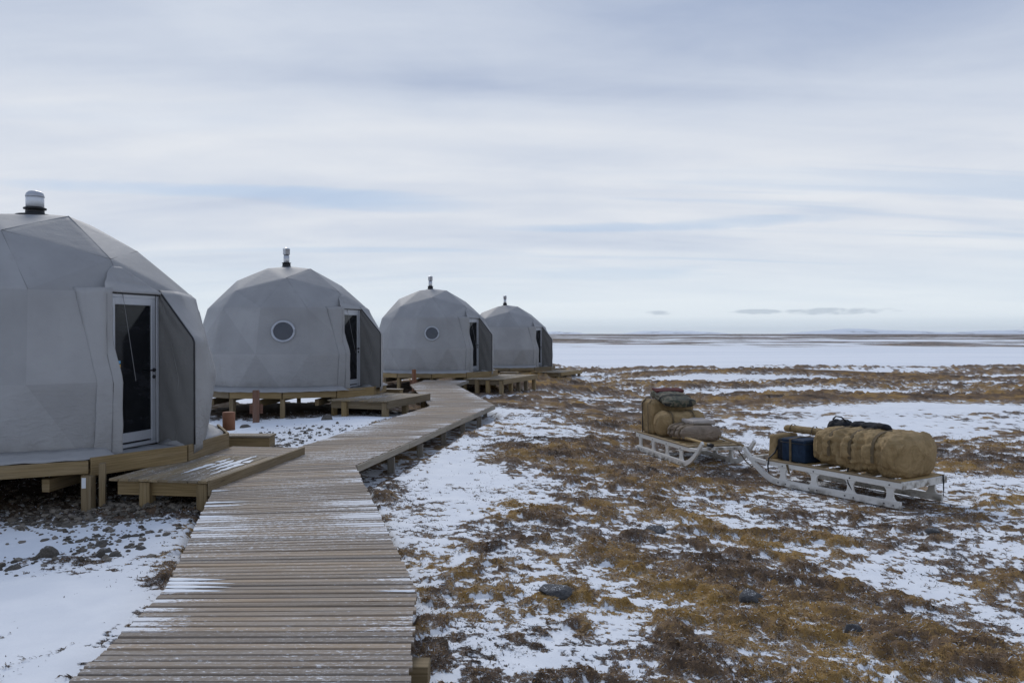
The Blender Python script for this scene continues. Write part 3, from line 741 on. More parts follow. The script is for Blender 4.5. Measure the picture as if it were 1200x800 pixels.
def shared_dome_parts():
    S = {}
    # doorway: the left edge lies on the cover, the right one stands out as a porch fin
    yl, yr = DOOR_T-DOOR_W, DOOR_T+DOOR_W; zt = DOOR_H+0.10
    def nout(z):
        e = DOOR_P+0.62 if z < 1.50 else DOOR_P+0.62-(z-1.50)/(zt-1.50)*0.59
        return max(e, surface_x(yr, max(z, 0))+0.012)
    for s, fn in ((1, nout),):
        yy = yl if s < 0 else yr; rows = []
        for i in range(25):
            z = zt*i/24; xo = fn(z)-0.004; xi = DOOR_P-0.02 if xo > DOOR_P+0.03 else DOOR_P+0.034; yy = yl-0.006 if (s < 0 and xo < DOOR_P+0.03) else (yl if s < 0 else yr)
            rows.append([(xi+(xo-xi)*j/10, yy-s*0.002+0.012*math.sin(z*7+j*1.3)*math.sin(math.pi*j/10), z) for j in range(11)])
        S['cheek', s] = strip_mesh('cheek_wall', rows)
        zs = [0.02, 0.4, 0.8, 1.2, 1.47, 1.53]+[1.6+(zt-1.6)*i/6 for i in range(7)]
        S['piping', s] = tube('piping', [(fn(z)+0.006, yy, z) for z in zs], 0.013, 6)
    rows = []; y0 = yl-0.20                                                # turned hem that laps over the hinge side of the door
    for i in range(33):
        z = -0.03+(zt+0.03)*i/32; zc = max(z, 0); r = []; x0 = surface_x(y0, zc)
        for j in range(15):
            t = j/14; y = y0+(OPEN_L-y0)*t; fl = x0+(DOOR_P+0.066-x0)*min(1, t/0.45)
            sx = surface_x(y, zc)
            if zc < 1.0: sx = sx+(max(surface_x(y, 1.0), sx)-sx)*t
            x = max(sx, fl)+0.014+0.008*t+(0.003*math.sin(z*9+j*0.3)+0.003*math.sin(z*17+j))*t
            r.append((x, y, z))
        rows.append(r)
    S['hem', -1] = solid(strip_mesh('hem', rows), 0.008)
    S['hem_seam'] = tube('seam', [(max(surface_x(OPEN_L-0.10, z), surface_x(OPEN_L-0.10, max(z, 1.0))*0.80+surface_x(OPEN_L-0.10, z)*0.20 if z < 1 else 0, DOOR_P+0.066)+0.018, OPEN_L-0.10, z) for z in [0.02+2.1*i/16 for i in range(17)]], 0.005, 5)
    rows = []; y1 = 1.62                                                   # porch sheet: from the fin edge back on to the dome
    zs = [-0.06+1.56*i/20 for i in range(21)]+[1.5+(zt+0.02-1.5)*(i+1)/10 for i in range(10)]
    for z in zs:
        zc = max(z, 0.0); a = Vector((nout(zc)+0.004, yr-0.004)); e = Vector((surface_x(y1, zc)+0.012, y1))
        tn = Vector((surface_x(y1-0.15, zc)-surface_x(y1, zc), -0.15)).normalized(); c = e+tn*0.55; c0 = a+Vector((-0.02, 0.42))
        r = []
        for j in range(21):
            t = j/20; q = a*(1-t)**3+c0*3*t*(1-t)**2+c*3*t*t*(1-t)+e*t**3; q.x = max(q.x, surface_x(q.y, zc)+0.022)
            wr = 0.010*math.sin(z*9+j*0.5)*math.sin(j*0.31)*math.exp(-t*1.5) + 0.008*math.sin(z*15)*math.exp(-t*9)
            r.append((q.x+wr, q.y, z-(0.05*math.exp(-t*6) if z < 0 else 0)))
        rows.append(r)
    S['hem', 1] = solid(strip_mesh('porch_sheet', rows), 0.008)
    rows = []
    for i in range(9):
        y = yl+2*DOOR_W*i/8; xo = max(surface_x(y, zt)-0.003, DOOR_P+0.02)
        rows.append([(DOOR_P-0.02+(xo-DOOR_P+.02)*j/6, y, zt-0.01-0.07*(1-j/6)) for j in range(7)])
    S['soffit'] = strip_mesh('soffit', rows)
    rows = []                                                             # wrinkled valance over the door head, hanging from the strut joint
    top = DV[('2', 0)]
    for i in range(25):
        u = i/24; r = []
        for j in range(13):
            v = j/12; yb = OPEN_L-0.14+(yr+0.03-OPEN_L+0.14)*u; zb = zt-0.05
            ytop = top.y-0.05+0.14*u; zt_ = top.z-0.10
            y = ytop*(1-v)+yb*v; z = zt_*(1-v)+zb*v
            x = max(surface_x(y, z), top.x*(1-v)+(DOOR_P+0.055)*v)+0.014+0.010*math.sin(v*17+math.sin(u*5))*v+(0.012 if v > 0.86 else 0)
            r.append((x, y, z))
        rows.append(r)
    S['valance'] = solid(strip_mesh('valance', rows), 0.006)
    # skirt lying out over the deck rim
    rows = []; n = 144
    for i in range(n+1):
        a = 2*math.pi*i/n; am = ((a-R_(PHI0)) % R_(30))-R_(15); poly = math.cos(R_(15))/math.cos(am)
        r0 = BASE_R*poly+0.014; w = 0.27+0.015*math.sin(i*.9)
        dip = 0.0
        if abs(math.sin(a)*r0-DOOR_T) < DOOR_W-.02 and math.cos(a) > 0: r0 = 2.08; w = 0.42; dip = 0.105
        rows.append([((r0+w*j/3)*math.cos(a), (r0+w*j/3)*math.sin(a), 0.125-dip-(0.120-dip*0.9)*(j/3)**0.8+0.006*math.sin(i*1.7+j)) for j in range(4)])
    S['skirt'] = solid(strip_mesh('skirt', rows), 0.006)
    # seams: dark stitched lines along a few creases round the door bay and crown
    def seam(a, b):
        A, B = DV[a], DV[b]; m = (A+B)/2; o = (m-Vector((0, 0, .8))).normalized()*0.004
        return tube('seam', [A.lerp(B, i/8)+o*0.5 for i in range(9)], 0.0032, 5)
    S['seams'] = [seam(*e) for e in ((('2', 0), ('A', 3)), (('2', 0), ('3', 0)), (('1', 0), ('2', 0)), (('A', 3), ('3', 11)), (('2', 0), ('A', 0)), (('3', 0), ('4', 0)), (('1', 0), ('A', 3)))]
    fw = DOOR_W-0.03; T = 0.075
    S['frame_v'] = box_mesh((0.07, 0.05, DOOR_H), 0.006); S['frame_h'] = box_mesh((0.07, 2*fw-0.1, 0.05), 0.006)
    S['stile'] = box_mesh((0.05, 0.085, DOOR_H-0.10), 0.006); S['rail'] = box_mesh((0.05, 2*fw-0.27, 0.10), 0.006); S['rail_b'] = box_mesh((0.05, 2*fw-0.27, 0.13), 0.006)
    S['pane'] = box_mesh((0.02, 2*fw-0.268, DOOR_H-0.10-0.22), 0.0)
    S['lever'] = box_mesh((0.022, 0.125, 0.022), 0.006); S['plate'] = lathe('plate', [(0.028, 0), (0.028, 0.018), (0.022, 0.024)], 14); S['lock'] = lathe('lock', [(0.028, 0), (0.028, 0.014), (0.02, 0.022)], 14)
    S['tall_pipe'] = lathe('pipe', [(0.078, 0.05), (0.078, 0.32), (0.070, 0.325), (0.070, 0.36)]); S['tall_cap'] = lathe('cap', [(0.088, 0.36), (0.092, 0.37), (0.092, 0.50), (0.096, 0.505), (0.096, 0.525), (0.02, 0.56)])
    S['tall_flash'] = lathe('flashing', [(0.21, -0.05), (0.20, -0.015), (0.115, 0.01), (0.105, 0.11), (0.12, 0.115), (0.12, 0.13), (0.08, 0.135)])
    S['short_pipe'] = lathe('pipe', [(0.122, 0.10), (0.122, 0.25)]); S['short_cap'] = lathe('cap', [(0.126, 0.245), (0.128, 0.26), (0.115, 0.30), (0.085, 0.33), (0.03, 0.345)])
    S['short_flash'] = lathe('flashing', [(0.27, -0.06), (0.26, -0.02), (0.13, 0.0), (0.125, 0.06), (0.155, 0.065), (0.155, 0.085), (0.12, 0.10)])
    return S
SH = shared_dome_parts()
def ring_tube(r, t, n=40):
    return tube('rim', [(0, r*math.cos(2*math.pi*i/n), r*math.sin(2*math.pi*i/n)) for i in range(n)], t, 8, True)
RIM = ring_tube(0.262, 0.030); DISC = None
def disc_mesh(r, n=40):
    me = bpy.data.meshes.new('porthole_glass'); me.from_pydata([(0, r*math.cos(2*math.pi*i/n), r*math.sin(2*math.pi*i/n)) for i in range(n)]+[(0.02, 0, 0)], [], [(i, (i+1) % n, n) for i in range(n)])
    for p in me.polygons: p.use_smooth = True
    return me
DISC = disc_mesh(0.255)

DLAB = ['grey faceted dome tent whose landing and doorway directly adjoin the near boardwalk, short fat chimney',
        'grey dome tent with porthole and slim chimney, between the short-chimney dome and another porthole dome',
        'grey dome tent with porthole and slim chimney, where the boardwalk ends at its deck',
        'grey dome tent without porthole, last of the row before the frozen lake']
for di, D in enumerate(DOMES):
    root = empty('dome_tent', (*D['c'], D['z']), R_(D['th']), label=DLAB[di], cat='dome tent', group='grey dome tents in a row')
    if di == 1: root.scale = (1.045, 1.045, 1.0)
    for me in PANELS: link('panel', me, None, root)
    for s in (-1, 1):
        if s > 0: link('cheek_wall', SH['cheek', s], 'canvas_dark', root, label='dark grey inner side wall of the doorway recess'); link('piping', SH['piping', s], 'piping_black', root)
        else: link('seam', SH['hem_seam'], 'seam', root)
        link('hem' if s < 0 else 'porch_sheet', SH['hem', s], 'canvas', root)
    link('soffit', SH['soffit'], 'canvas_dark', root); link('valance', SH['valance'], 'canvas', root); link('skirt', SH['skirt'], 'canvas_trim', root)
    for me in SH['seams']: link('seam', me, 'seam', root)
    # door
    fw = DOOR_W-0.03
    fr = link('door_frame', SH['frame_v'], 'aluminium', root, (DOOR_P, DOOR_T-fw+0.005, DOOR_H/2+0.03)); 
    link('jamb', SH['frame_v'], 'aluminium', fr, (0, 2*fw-0.01, 0)); link('lintel', SH['frame_h'], 'aluminium', fr, (0, fw-0.005, DOOR_H/2-0.025)); link('sill', SH['frame_h'], 'aluminium', fr, (0, fw-0.005, -DOOR_H/2+0.025))
    dr = link('door', SH['pane'], 'glass_dark', root, (DOOR_P+0.005, DOOR_T, DOOR_H/2+0.045), label='glazed door with light metal stiles')
    for s in (-1, 1): link('stile', SH['stile'], 'aluminium', dr, (0.005, s*(fw-0.092), -0.015))
    link('rail', SH['rail'], 'aluminium', dr, (0.005, 0, DOOR_H/2-0.11)); link('rail', SH['rail_b'], 'aluminium', dr, (0.005, 0, -DOOR_H/2+0.125))
    h = link('handle', SH['lever'], 'black_metal', dr, (0.068, fw-0.15, -0.02))
    o = link('handle_rose', SH['plate'], 'black_metal', dr, (0.028, fw-0.092, -0.02)); o.rotation_euler = (0, R_(90), 0)
    o = link('lock', SH['lock'], 'black_metal', dr, (0.028, fw-0.092, -0.115)); o.rotation_euler = (0, R_(90), 0)
    if di == 0:
        box('sticker', 'sticker_yellow', (0.0125, -0.25, 0.06), (0.003, 0.04, 0.04), dr, bev=0); box('sticker', 'sticker_blue', (0.0125, -0.25, 0.11), (0.003, 0.04, 0.04), dr, bev=0)
    # porthole on the bay 60 degrees clockwise of the door
    if D['window']:
        P = [DV[('3', 10)], DV[('4', 10)], DV[('4', 11)], DV[('3', 11)]]; c = sum(P, Vector())/4; nn = (P[1]-P[0]).cross(P[3]-P[0]).normalized()
        if nn.dot(c) < 0: nn = -nn
        c = c+Vector((0, 0, -0.02))+nn*0.030; q = nn.to_track_quat('X', 'Z')
        w = link('porthole', RIM, 'aluminium', root); w.location = c; w.rotation_mode = 'QUATERNION'; w.rotation_quaternion = q
        link('porthole_glass', DISC, 'glass_porthole', w, (0.004, 0, 0))
    # chimney a little off the crown
    off = Vector((-0.13, -0.03, Z4+DR-0.045)) if di else Vector((0.03, -0.14, Z4+DR-0.05))
    kk = 'short' if di == 0 else 'tall'
    ch = link('chimney', SH[kk+'_pipe'], 'steel' if di else 'galvanised', root, off, label='pale metal stove pipe with black flashing')
    link('flashing', SH[kk+'_flash'], 'black_metal', ch); link('cap', SH[kk+'_cap'], 'steel' if di else 'aluminium', ch)
    # ---- deck under the dome
    DTH = D['th']+13.0; dk = empty('dome_deck', (*D['c'], 0), R_(DTH), label=['twelve-sided timber platform under the dome with the short fat chimney', 'twelve-sided timber platform with reddish post in front, under a porthole dome', 'twelve-sided timber platform under the porthole dome at the end of the boardwalk', 'twelve-sided low timber platform under the dome nearest the frozen lake'][di], cat='deck', group='timber decks under the domes')
    zf = D['z']; DRr = 2.66
    bm = bmesh.new(); vs = [bm.verts.new((DRr*0.985*math.cos(R_(15+30*i)), DRr*0.985*math.sin(R_(15+30*i)), zf-0.012)) for i in range(12)]; f = bm.faces.new(vs)
    r = bmesh.ops.extrude_face_region(bm, geom=[f]); bmesh.ops.translate(bm, vec=(0, 0, -0.03), verts=[g for g in r['geom'] if isinstance(g, bmesh.types.BMVert)]); bmesh.ops.recalc_face_normals(bm, faces=bm.faces); uv_long(bm, 0)
    me = bpy.data.meshes.new('floor_board'); bm.to_mesh(me); bm.free(); link('floor_board', me, 'wood_beam', dk)
    for i in range(12):
        a0, a1 = R_(-15+30*i), R_(15+30*i)
        p0 = Vector((DRr*math.cos(a0), DRr*math.sin(a0), zf-0.085)); p1 = Vector((DRr*math.cos(a1), DRr*math.sin(a1), zf-0.085)); d = (p1-p0).normalized()*0.012
        beam('fascia', 'wood_beam', p0+d, p1-d, 0.04, 0.16 if i not in (0, 1, 11) else 0.23, dk)
        if i in (0, 1, 11): dk.children[-1].location.z -= 0.035
    for i in range(12):
        a = R_(-15+30*i); rr = DRr-0.12; x, y = rr*math.cos(a), rr*math.sin(a)
        wx = D['c'][0]+x*math.cos(R_(DTH))-y*math.sin(R_(DTH)); wy = D['c'][1]+x*math.sin(R_(DTH))+y*math.cos(R_(DTH))
        if i in (0, 11, 10, 9, 1, 2, 3, 4):
            gb = gz(wx, wy)-0.12; o = box('post', 'wood_beam', (x, y, (zf-0.17+gb)/2), (0.12, 0.12, zf-0.17-gb), dk, rz=a)
    for y in (-1.5, -0.5, 0.5, 1.5):
        L = math.sqrt((DRr-0.15)**2-y*y); beam('joist', 'wood_beam', (-L, y, zf-0.13), (L, y, zf-0.13), 0.06, 0.17, dk)
    for x in (-1.4, 0, 1.4):
        L = math.sqrt((DRr-0.2)**2-x*x); beam('bearer', 'wood_beam', (x, -L, zf-0.30), (x, L, zf-0.30), 0.10, 0.16, dk)
    if di == 0:   # post with strap plate next to the landing, doubled timbers
        a = R_(-45); x, y = (DRr+0.06)*math.cos(a), (DRr+0.06)*math.sin(a)
        box('post', 'wood_beam', (x, y-0.05, 0.18), (0.13, 0.10, 0.60), dk, rz=R_(-5)); pl = box('strap_plate', 'galvanised', (x-0.02, y-0.105, 0.40), (0.06, 0.004, 0.13), dk, rz=R_(24), bev=0)
        box('post', 'wood_beam', (x+0.14, y+0.02, 0.26), (0.07, 0.14, 0.74), dk, rz=R_(24))
    # ---- landing in front of the door
    ang, n0, n1, t0, t1 = D['land']; zl = zf-LAND_DROP
    ld = empty('landing', (*D['c'], 0), R_(ang), label=['low plank landing dusted with snow, against the boardwalk below the dome with short fat chimney', 'plank landing on short legs beside the boardwalk, before the first porthole dome', 'plank landing raised on tall thin legs above dark hollow ground', 'low plank landing beside the dome nearest the frozen lake'][di], cat='landing', group='timber landings at the dome doors')
    split = t1-0.95 if di == 0 else t1
    nw = round((n1-n0)/0.125)
    for i in range(nw):
        xa = n0+(n1-n0)*i/nw+0.004; xb = n0+(n1-n0)*(i+1)/nw-0.004
        # run along t
        me = plank_mesh([(xa, t0-random.uniform(0, .012)), (xa, split-0.004), (xb, split-0.004), (xb, t0-random.uniform(0, .012))], zl+random.uniform(-.002, .002), 0.03, 'plank', edge=False); link('plank', me, 'wood_deck', ld)
    if split < t1-0.1:
        m = 9
        for i in range(m):
            ya = split+(t1-split)*i/m+.004; yb = split+(t1-split)*(i+1)/m-.004
            me = plank_mesh([(n0+0.16, ya), (n1, ya), (n1, yb), (n0+0.16, yb)], zl+random.uniform(-.002, .002), 0.03, 'plank', edge=False); link('plank', me, 'wood_walk', ld)
    beam('fascia', 'wood_beam', (n1+0.022, t0-0.01, zl-0.088), (n1+0.022, t1+0.01, zl-0.088), 0.045, 0.19, ld)
    beam('fascia', 'wood_beam', (n0+.4, t1+0.02, zl-0.085), (n1, t1+0.02, zl-0.085), 0.04, 0.14, ld)
    beam('joist', 'wood_beam', (n0+0.05, t0+0.12, zl-0.125), (n1-0.02, t0+0.12, zl-0.125), 0.05, 0.185, ld); beam('joist', 'wood_beam', (n0+0.1, (t0+t1)/2, zl-0.11), (n1-0.02, (t0+t1)/2, zl-0.11), 0.05, 0.15, ld)
    def wpos(x, y): return (D['c'][0]+x*math.cos(R_(ang))-y*math.sin(R_(ang)), D['c'][1]+x*math.sin(R_(ang))+y*math.cos(R_(ang)))
    legs = [(n1-0.10, t0+0.10), (n1-0.10, t1-0.10), (n0+0.45, t0+0.10)] + ([(n1-0.1, (t0+t1)/2), (n1-0.1, t0+1.1), (n1-0.1, t1-1.1), (n0+.9, t0+.1)] if di == 2 else [(n1-.12, (t0+t1)/2)])
    for (x, y) in legs:
        gb = gz(*wpos(x, y))-0.10; box('leg', 'wood_beam', (x, y, (zl-0.045+gb)/2), (0.14, 0.14, zl-0.045-gb), ld)
    # block and post at the far end of the landing
    bl = empty('timber_block', (*wpos(n0+0.15, t1+1.35), 0), R_(ang+8), label=['short timber ledge behind the landing of the dome with short fat chimney', 'short timber ledge behind the landing of the first porthole dome', 'short timber ledge behind the landing on tall legs', 'short timber ledge behind the landing nearest the frozen lake'][di], cat='timber ledge', group='timber ledges behind the landings')
    zb = zf-0.20
    box('top_board', 'wood_deck', (-0.35, 0, zb), (0.82, 0.36, 0.035), bl); box('face_board', 'wood_beam', (-0.35, -0.15, zb-0.105), (0.78, 0.04, 0.165), bl); box('end_board', 'wood_beam', (0.02, 0.02, zb-0.105), (0.04, 0.30, 0.165), bl)
    for xx in (-0.6, -0.12):
        p = wpos(n0+0.15, t1+1.35); gb = gz(*p)-0.1; box('leg', 'wood_beam', (xx, 0.05, (zb-.2+gb)/2), (0.1, 0.1, zb-.2-gb), bl)

# reddish posts
def square_post(x, y, z0, z1, label, w=0.15):
    t = empty('wooden_post', (x, y, z0), R_(12), label=label, cat='post', group='reddish timber posts by the decks')
    box('post_shaft', 'wood_rust', (0, 0, (z1-z0)/2), (w, w, z1-z0), t, bev=0.012); box('cross_cleat', 'wood_rust', (0, 0.04, (z1-z0)*0.48), (w*2.0, 0.05, 0.22), t)
square_post(-6.13, 19.06, gz(-6.13, 19.06)-0.1, 0.90, 'reddish square post standing before the deck of a porthole dome, over snow')
square_post(-3.72, 30.20, gz(-3.72, 30.2)-0.1, 0.90, 'reddish square post at the corner where the boardwalk meets the deck')
p = lathe('round_post', [(0.112, 0.0), (0.112, 0.325), (0.10, 0.335), (0.03, 0.338)], 24)
o = link('round_post', p, 'wood_rust', None, (-5.25, 14.75, 0.468), label='short round reddish post standing on the timber ledge', cat='post')

# ------------------------------------------------------------------ sledges
def sled(root, length=2.75, width=1.0, hd=0.36, ups=(0.10, 0.72, 1.34, 1.92), curve0=2.02):
    """x forward from the tail, z up; two curved runners, uprights, rails, slatted wooden deck"""
    for s in (-1, 1):
        yc = s*width/2; y0, y1 = yc-0.022, yc+0.022
        # runner: flat then curving up to the tip
        low = []; top = []
        tip = length; cr = tip-curve0
        for i in range(15):
            t = i/14; x = curve0+cr*t; z = (hd+0.13)*(t**1.8)
            low.append((x, z)); 
        hts = 0.10
        outl = [(-0.06, 0.0)] + low
        top = []
        for i in range(14, -1, -1):
            t = i/14; x = curve0+cr*t; z = (hd+0.13)*(t**1.8); sl = (hd+0.13)*1.8*max(t, 1e-3)**0.8/cr; nx, nz = -sl/math.hypot(1, sl), 1/math.hypot(1, sl); w = hts*(1-0.35*t); top.append((x+nx*w, z+nz*w))
        outl += top + [(-0.06, hts)]
        rn = link('runner', extrude_outline('runner', outl, y0, y1), 'sled_white', root)
        # rail
        rail = [(-0.08, hd-0.085), (length-0.45, hd-0.085+0.02), (length-0.16, hd-0.02), (length-0.16, hd+0.03), (length-0.5, hd), (-0.08, hd)]
        link('rail', extrude_outline('rail', rail, y0-0.002, y1+0.002), 'sled_white', root)
        for u in ups:
            o = []
            for i in range(9): t = i/8; zz = hts-0.012+(hd-0.085-hts+0.024)*t; o.append((u+0.050+0.060*abs(2*t-1)**3, zz))
            for i in range(8, -1, -1): t = i/8; zz = hts-0.012+(hd-0.085-hts+0.024)*t; o.append((u-0.050-0.060*abs(2*t-1)**3, zz))
            link('upright', extrude_outline('upright', o, y0+0.006, y1-0.006, 0.003), 'sled_white', root)
            for (bx, bz) in ((u, hd-0.045), (u-0.06, 0.04), (u+0.08, 0.045)):
                b = link('bolt', BOLT, 'black_metal', root, (bx, yc+s*0.024, bz)); b.rotation_euler = (R_(-90*s), 0, 0)
        beam('deck_edge', 'wood_sled', (-0.07, yc, hd+0.014), (length-0.5, yc, hd+0.014), 0.055, 0.026, root)
    for i in range(9):
        x = 0.02+i*0.265; box('slat', 'wood_sled', (x, 0, hd+0.012), (0.12, width-0.06, 0.022), root)
    box('tail_beam', 'sled_white', (-0.09, 0, hd-0.035), (0.045, width+0.04, 0.10), root); box('cross_bar', 'sled_white', (length-0.22, 0, hd+0.01), (0.06, width, 0.05), root)
    box('cross_bar', 'sled_white', (0.72, 0, hd-0.05), (0.05, width-.05, 0.05), root); box('cross_bar', 'sled_white', (1.92, 0, hd-0.05), (0.05, width-.05, 0.05), root)
BOLT = lathe('bolt', [(0.011, 0), (0.011, 0.005), (0.006, 0.008)], 8)
def place(sl, x, y, z, rz=0.0, **kw):
    """world placement of a thing given in sledge coordinates"""
    c, s = math.cos(sl['rot']), math.sin(sl['rot'])
    return dict(loc=(sl['loc'][0]+x*c-y*s, sl['loc'][1]+x*s+y*c, sl['z']+z), rz=sl['rot']+rz, **kw)

def bag_mesh(name, L, W, H, nu=64, nv=72, ex=2.6, pinch=(), endr=0.35, noise=0.035, seed=1, sag=0.0, taper=(1, 1), ends=2.2):
    """stuffed bag along x; flat-bottomed superellipse section, drawn in where straps cross, wrinkled"""
    v = []; us = np.linspace(0, 2*math.pi, nu, endpoint=False)
    for j in range(nv):
        t = j/(nv-1); x = -L/2+L*t
        e = min(t, 1-t)*L/(endr*min(W, H)+1e-6); k = (1-(1-min(e, 1))**ends)**(1/ends) if e < 1 else 1.0
        k = max(k, 0.04)
        tp = taper[0]+(taper[1]-taper[0])*t
        for px, dep in pinch: k *= 1-dep*math.exp(-((x-px)/0.045)**2)
        cy = np.sign(np.cos(us))*np.abs(np.cos(us))**(2/ex); sz = np.sign(np.sin(us))*np.abs(np.sin(us))**(2/ex)
        wr = (fbm(us*2.2/math.pi*3+seed, np.full(nu, x*9.0), 4, seed)-0.5)
        # keep the seam periodic
        bl = np.clip(us/(2*math.pi), 0, 1); wr2 = (fbm((us-2*math.pi)*2.2/math.pi*3+seed, np.full(nu, x*9.0), 4, seed)-0.5); wr = wr*(1-bl)+wr2*bl
        puck = 0
        for px, dep in pinch: puck = puck+0.030*np.sin(us*19+seed+2*np.sin(us*5)+x*6)*math.exp(-((x-px)/0.16)**2)-0.02*np.abs(np.sin(us*8+x*9+seed))*math.exp(-((x-px)/0.22)**2)
        rr = k*tp*(1+wr*noise*2/0.3*0.5)+puck
        yy = cy*W/2*rr; zz = sz*H/2*rr
        zz = np.where(zz < -H*0.46, -H*0.46, zz)
        for q in range(nu): v.append((x+wr[q]*0.04, yy[q], zz[q]+H*0.46-sag*math.sin(math.pi*t)*max(0, sz[q])))
    f = []
    for j in range(nv-1):
        for q in range(nu): f.append((j*nu+q, j*nu+(q+1) % nu, (j+1)*nu+(q+1) % nu, (j+1)*nu+q))
    f += [tuple(range(nu)), tuple(reversed(range((nv-1)*nu, nv*nu)))]
    me = bpy.data.meshes.new(name); me.from_pydata(v, [], f)
    bm = bmesh.new(); bm.from_mesh(me); bmesh.ops.recalc_face_normals(bm, faces=bm.faces); bm.to_mesh(me); bm.free()
    for p in me.polygons: p.use_smooth = True
    return me
def softbox(name, L, W, H, r=0.05, noise=0.02, seed=1, seg=10):
    bm = bmesh.new(); bmesh.ops.create_cube(bm, size=1.0); bmesh.ops.scale(bm, vec=(L-2*r*0, W, H), verts=bm.verts)
    bmesh.ops.bevel(bm, geom=bm.edges[:], offset=r, segments=4, affect='EDGES', profile=0.5)
    bmesh.ops.triangulate(bm, faces=bm.faces[:]); 
    for _ in range(3):
        long = [e for e in bm.edges if e.calc_length() > max(L, W, H)/seg]
        if long: bmesh.ops.subdivide_edges(bm, edges=long, cuts=1, use_grid_fill=True); bmesh.ops.triangulate(bm, faces=bm.faces[:])
    bm.normal_update()
    co = np.array([v.co[:] for v in bm.verts]); no = np.array([v.normal[:] for v in bm.verts])
    w = fbm(co[:, 0]*6+co[:, 2]*4+seed*3.1, co[:, 1]*6-co[:, 2]*5+seed, 4, seed)-0.5
    belly = (1-(2*co[:, 0]/L)**2).clip(0)*(1-(2*co[:, 1]/W)**2).clip(0)*(1-0)
    sidef = (1-(2*co[:, 2]/H)**2).clip(0)
    d = w*noise*2 + 0.6*noise*belly*sidef
    for v, n, dd in zip(bm.verts, no, d): v.co += Vector(n)*float(dd); v.co.z += H/2
    me = bpy.data.meshes.new(name); bm.to_mesh(me); bm.free()
    for p in me.polygons: p.use_smooth = True
    return me
def strap_over(name, W, H, x, ex=2.6, k=1.0, w=0.045, tail=0.0, side=-1, n=30, lift=0.022):
    """strap over a bag section at x (bag coordinates), ending at the bottom on both sides, with an optional hanging tail"""
    pts = []; sd_ = []; nd = []
    for i in range(n+1):
        a = math.pi*(1.12*i/n-0.06); cy = math.copysign(abs(math.cos(a))**(2/ex), math.cos(a)); sz = math.copysign(abs(math.sin(a))**(2/ex), math.sin(a))
        pts.append(Vector((x, cy*(W/2*k+lift), sz*(H/2*k+lift)+H*0.46))); nd.append(Vector((0, cy, sz)).normalized()); sd_.append(Vector((1, 0, 0)))
    if side > 0: pts.reverse(); nd.reverse()
    if tail:
        for i in range(1, 5):
            p = pts[-1].copy(); p.z -= tail/4; p.x += 0.02*i*0.5; pts.append(p); nd.append(nd[-1]); sd_.append(Vector((1, 0, 0)))
    return tube(name, pts, 0, flat=(w, 0.006, sd_, nd))

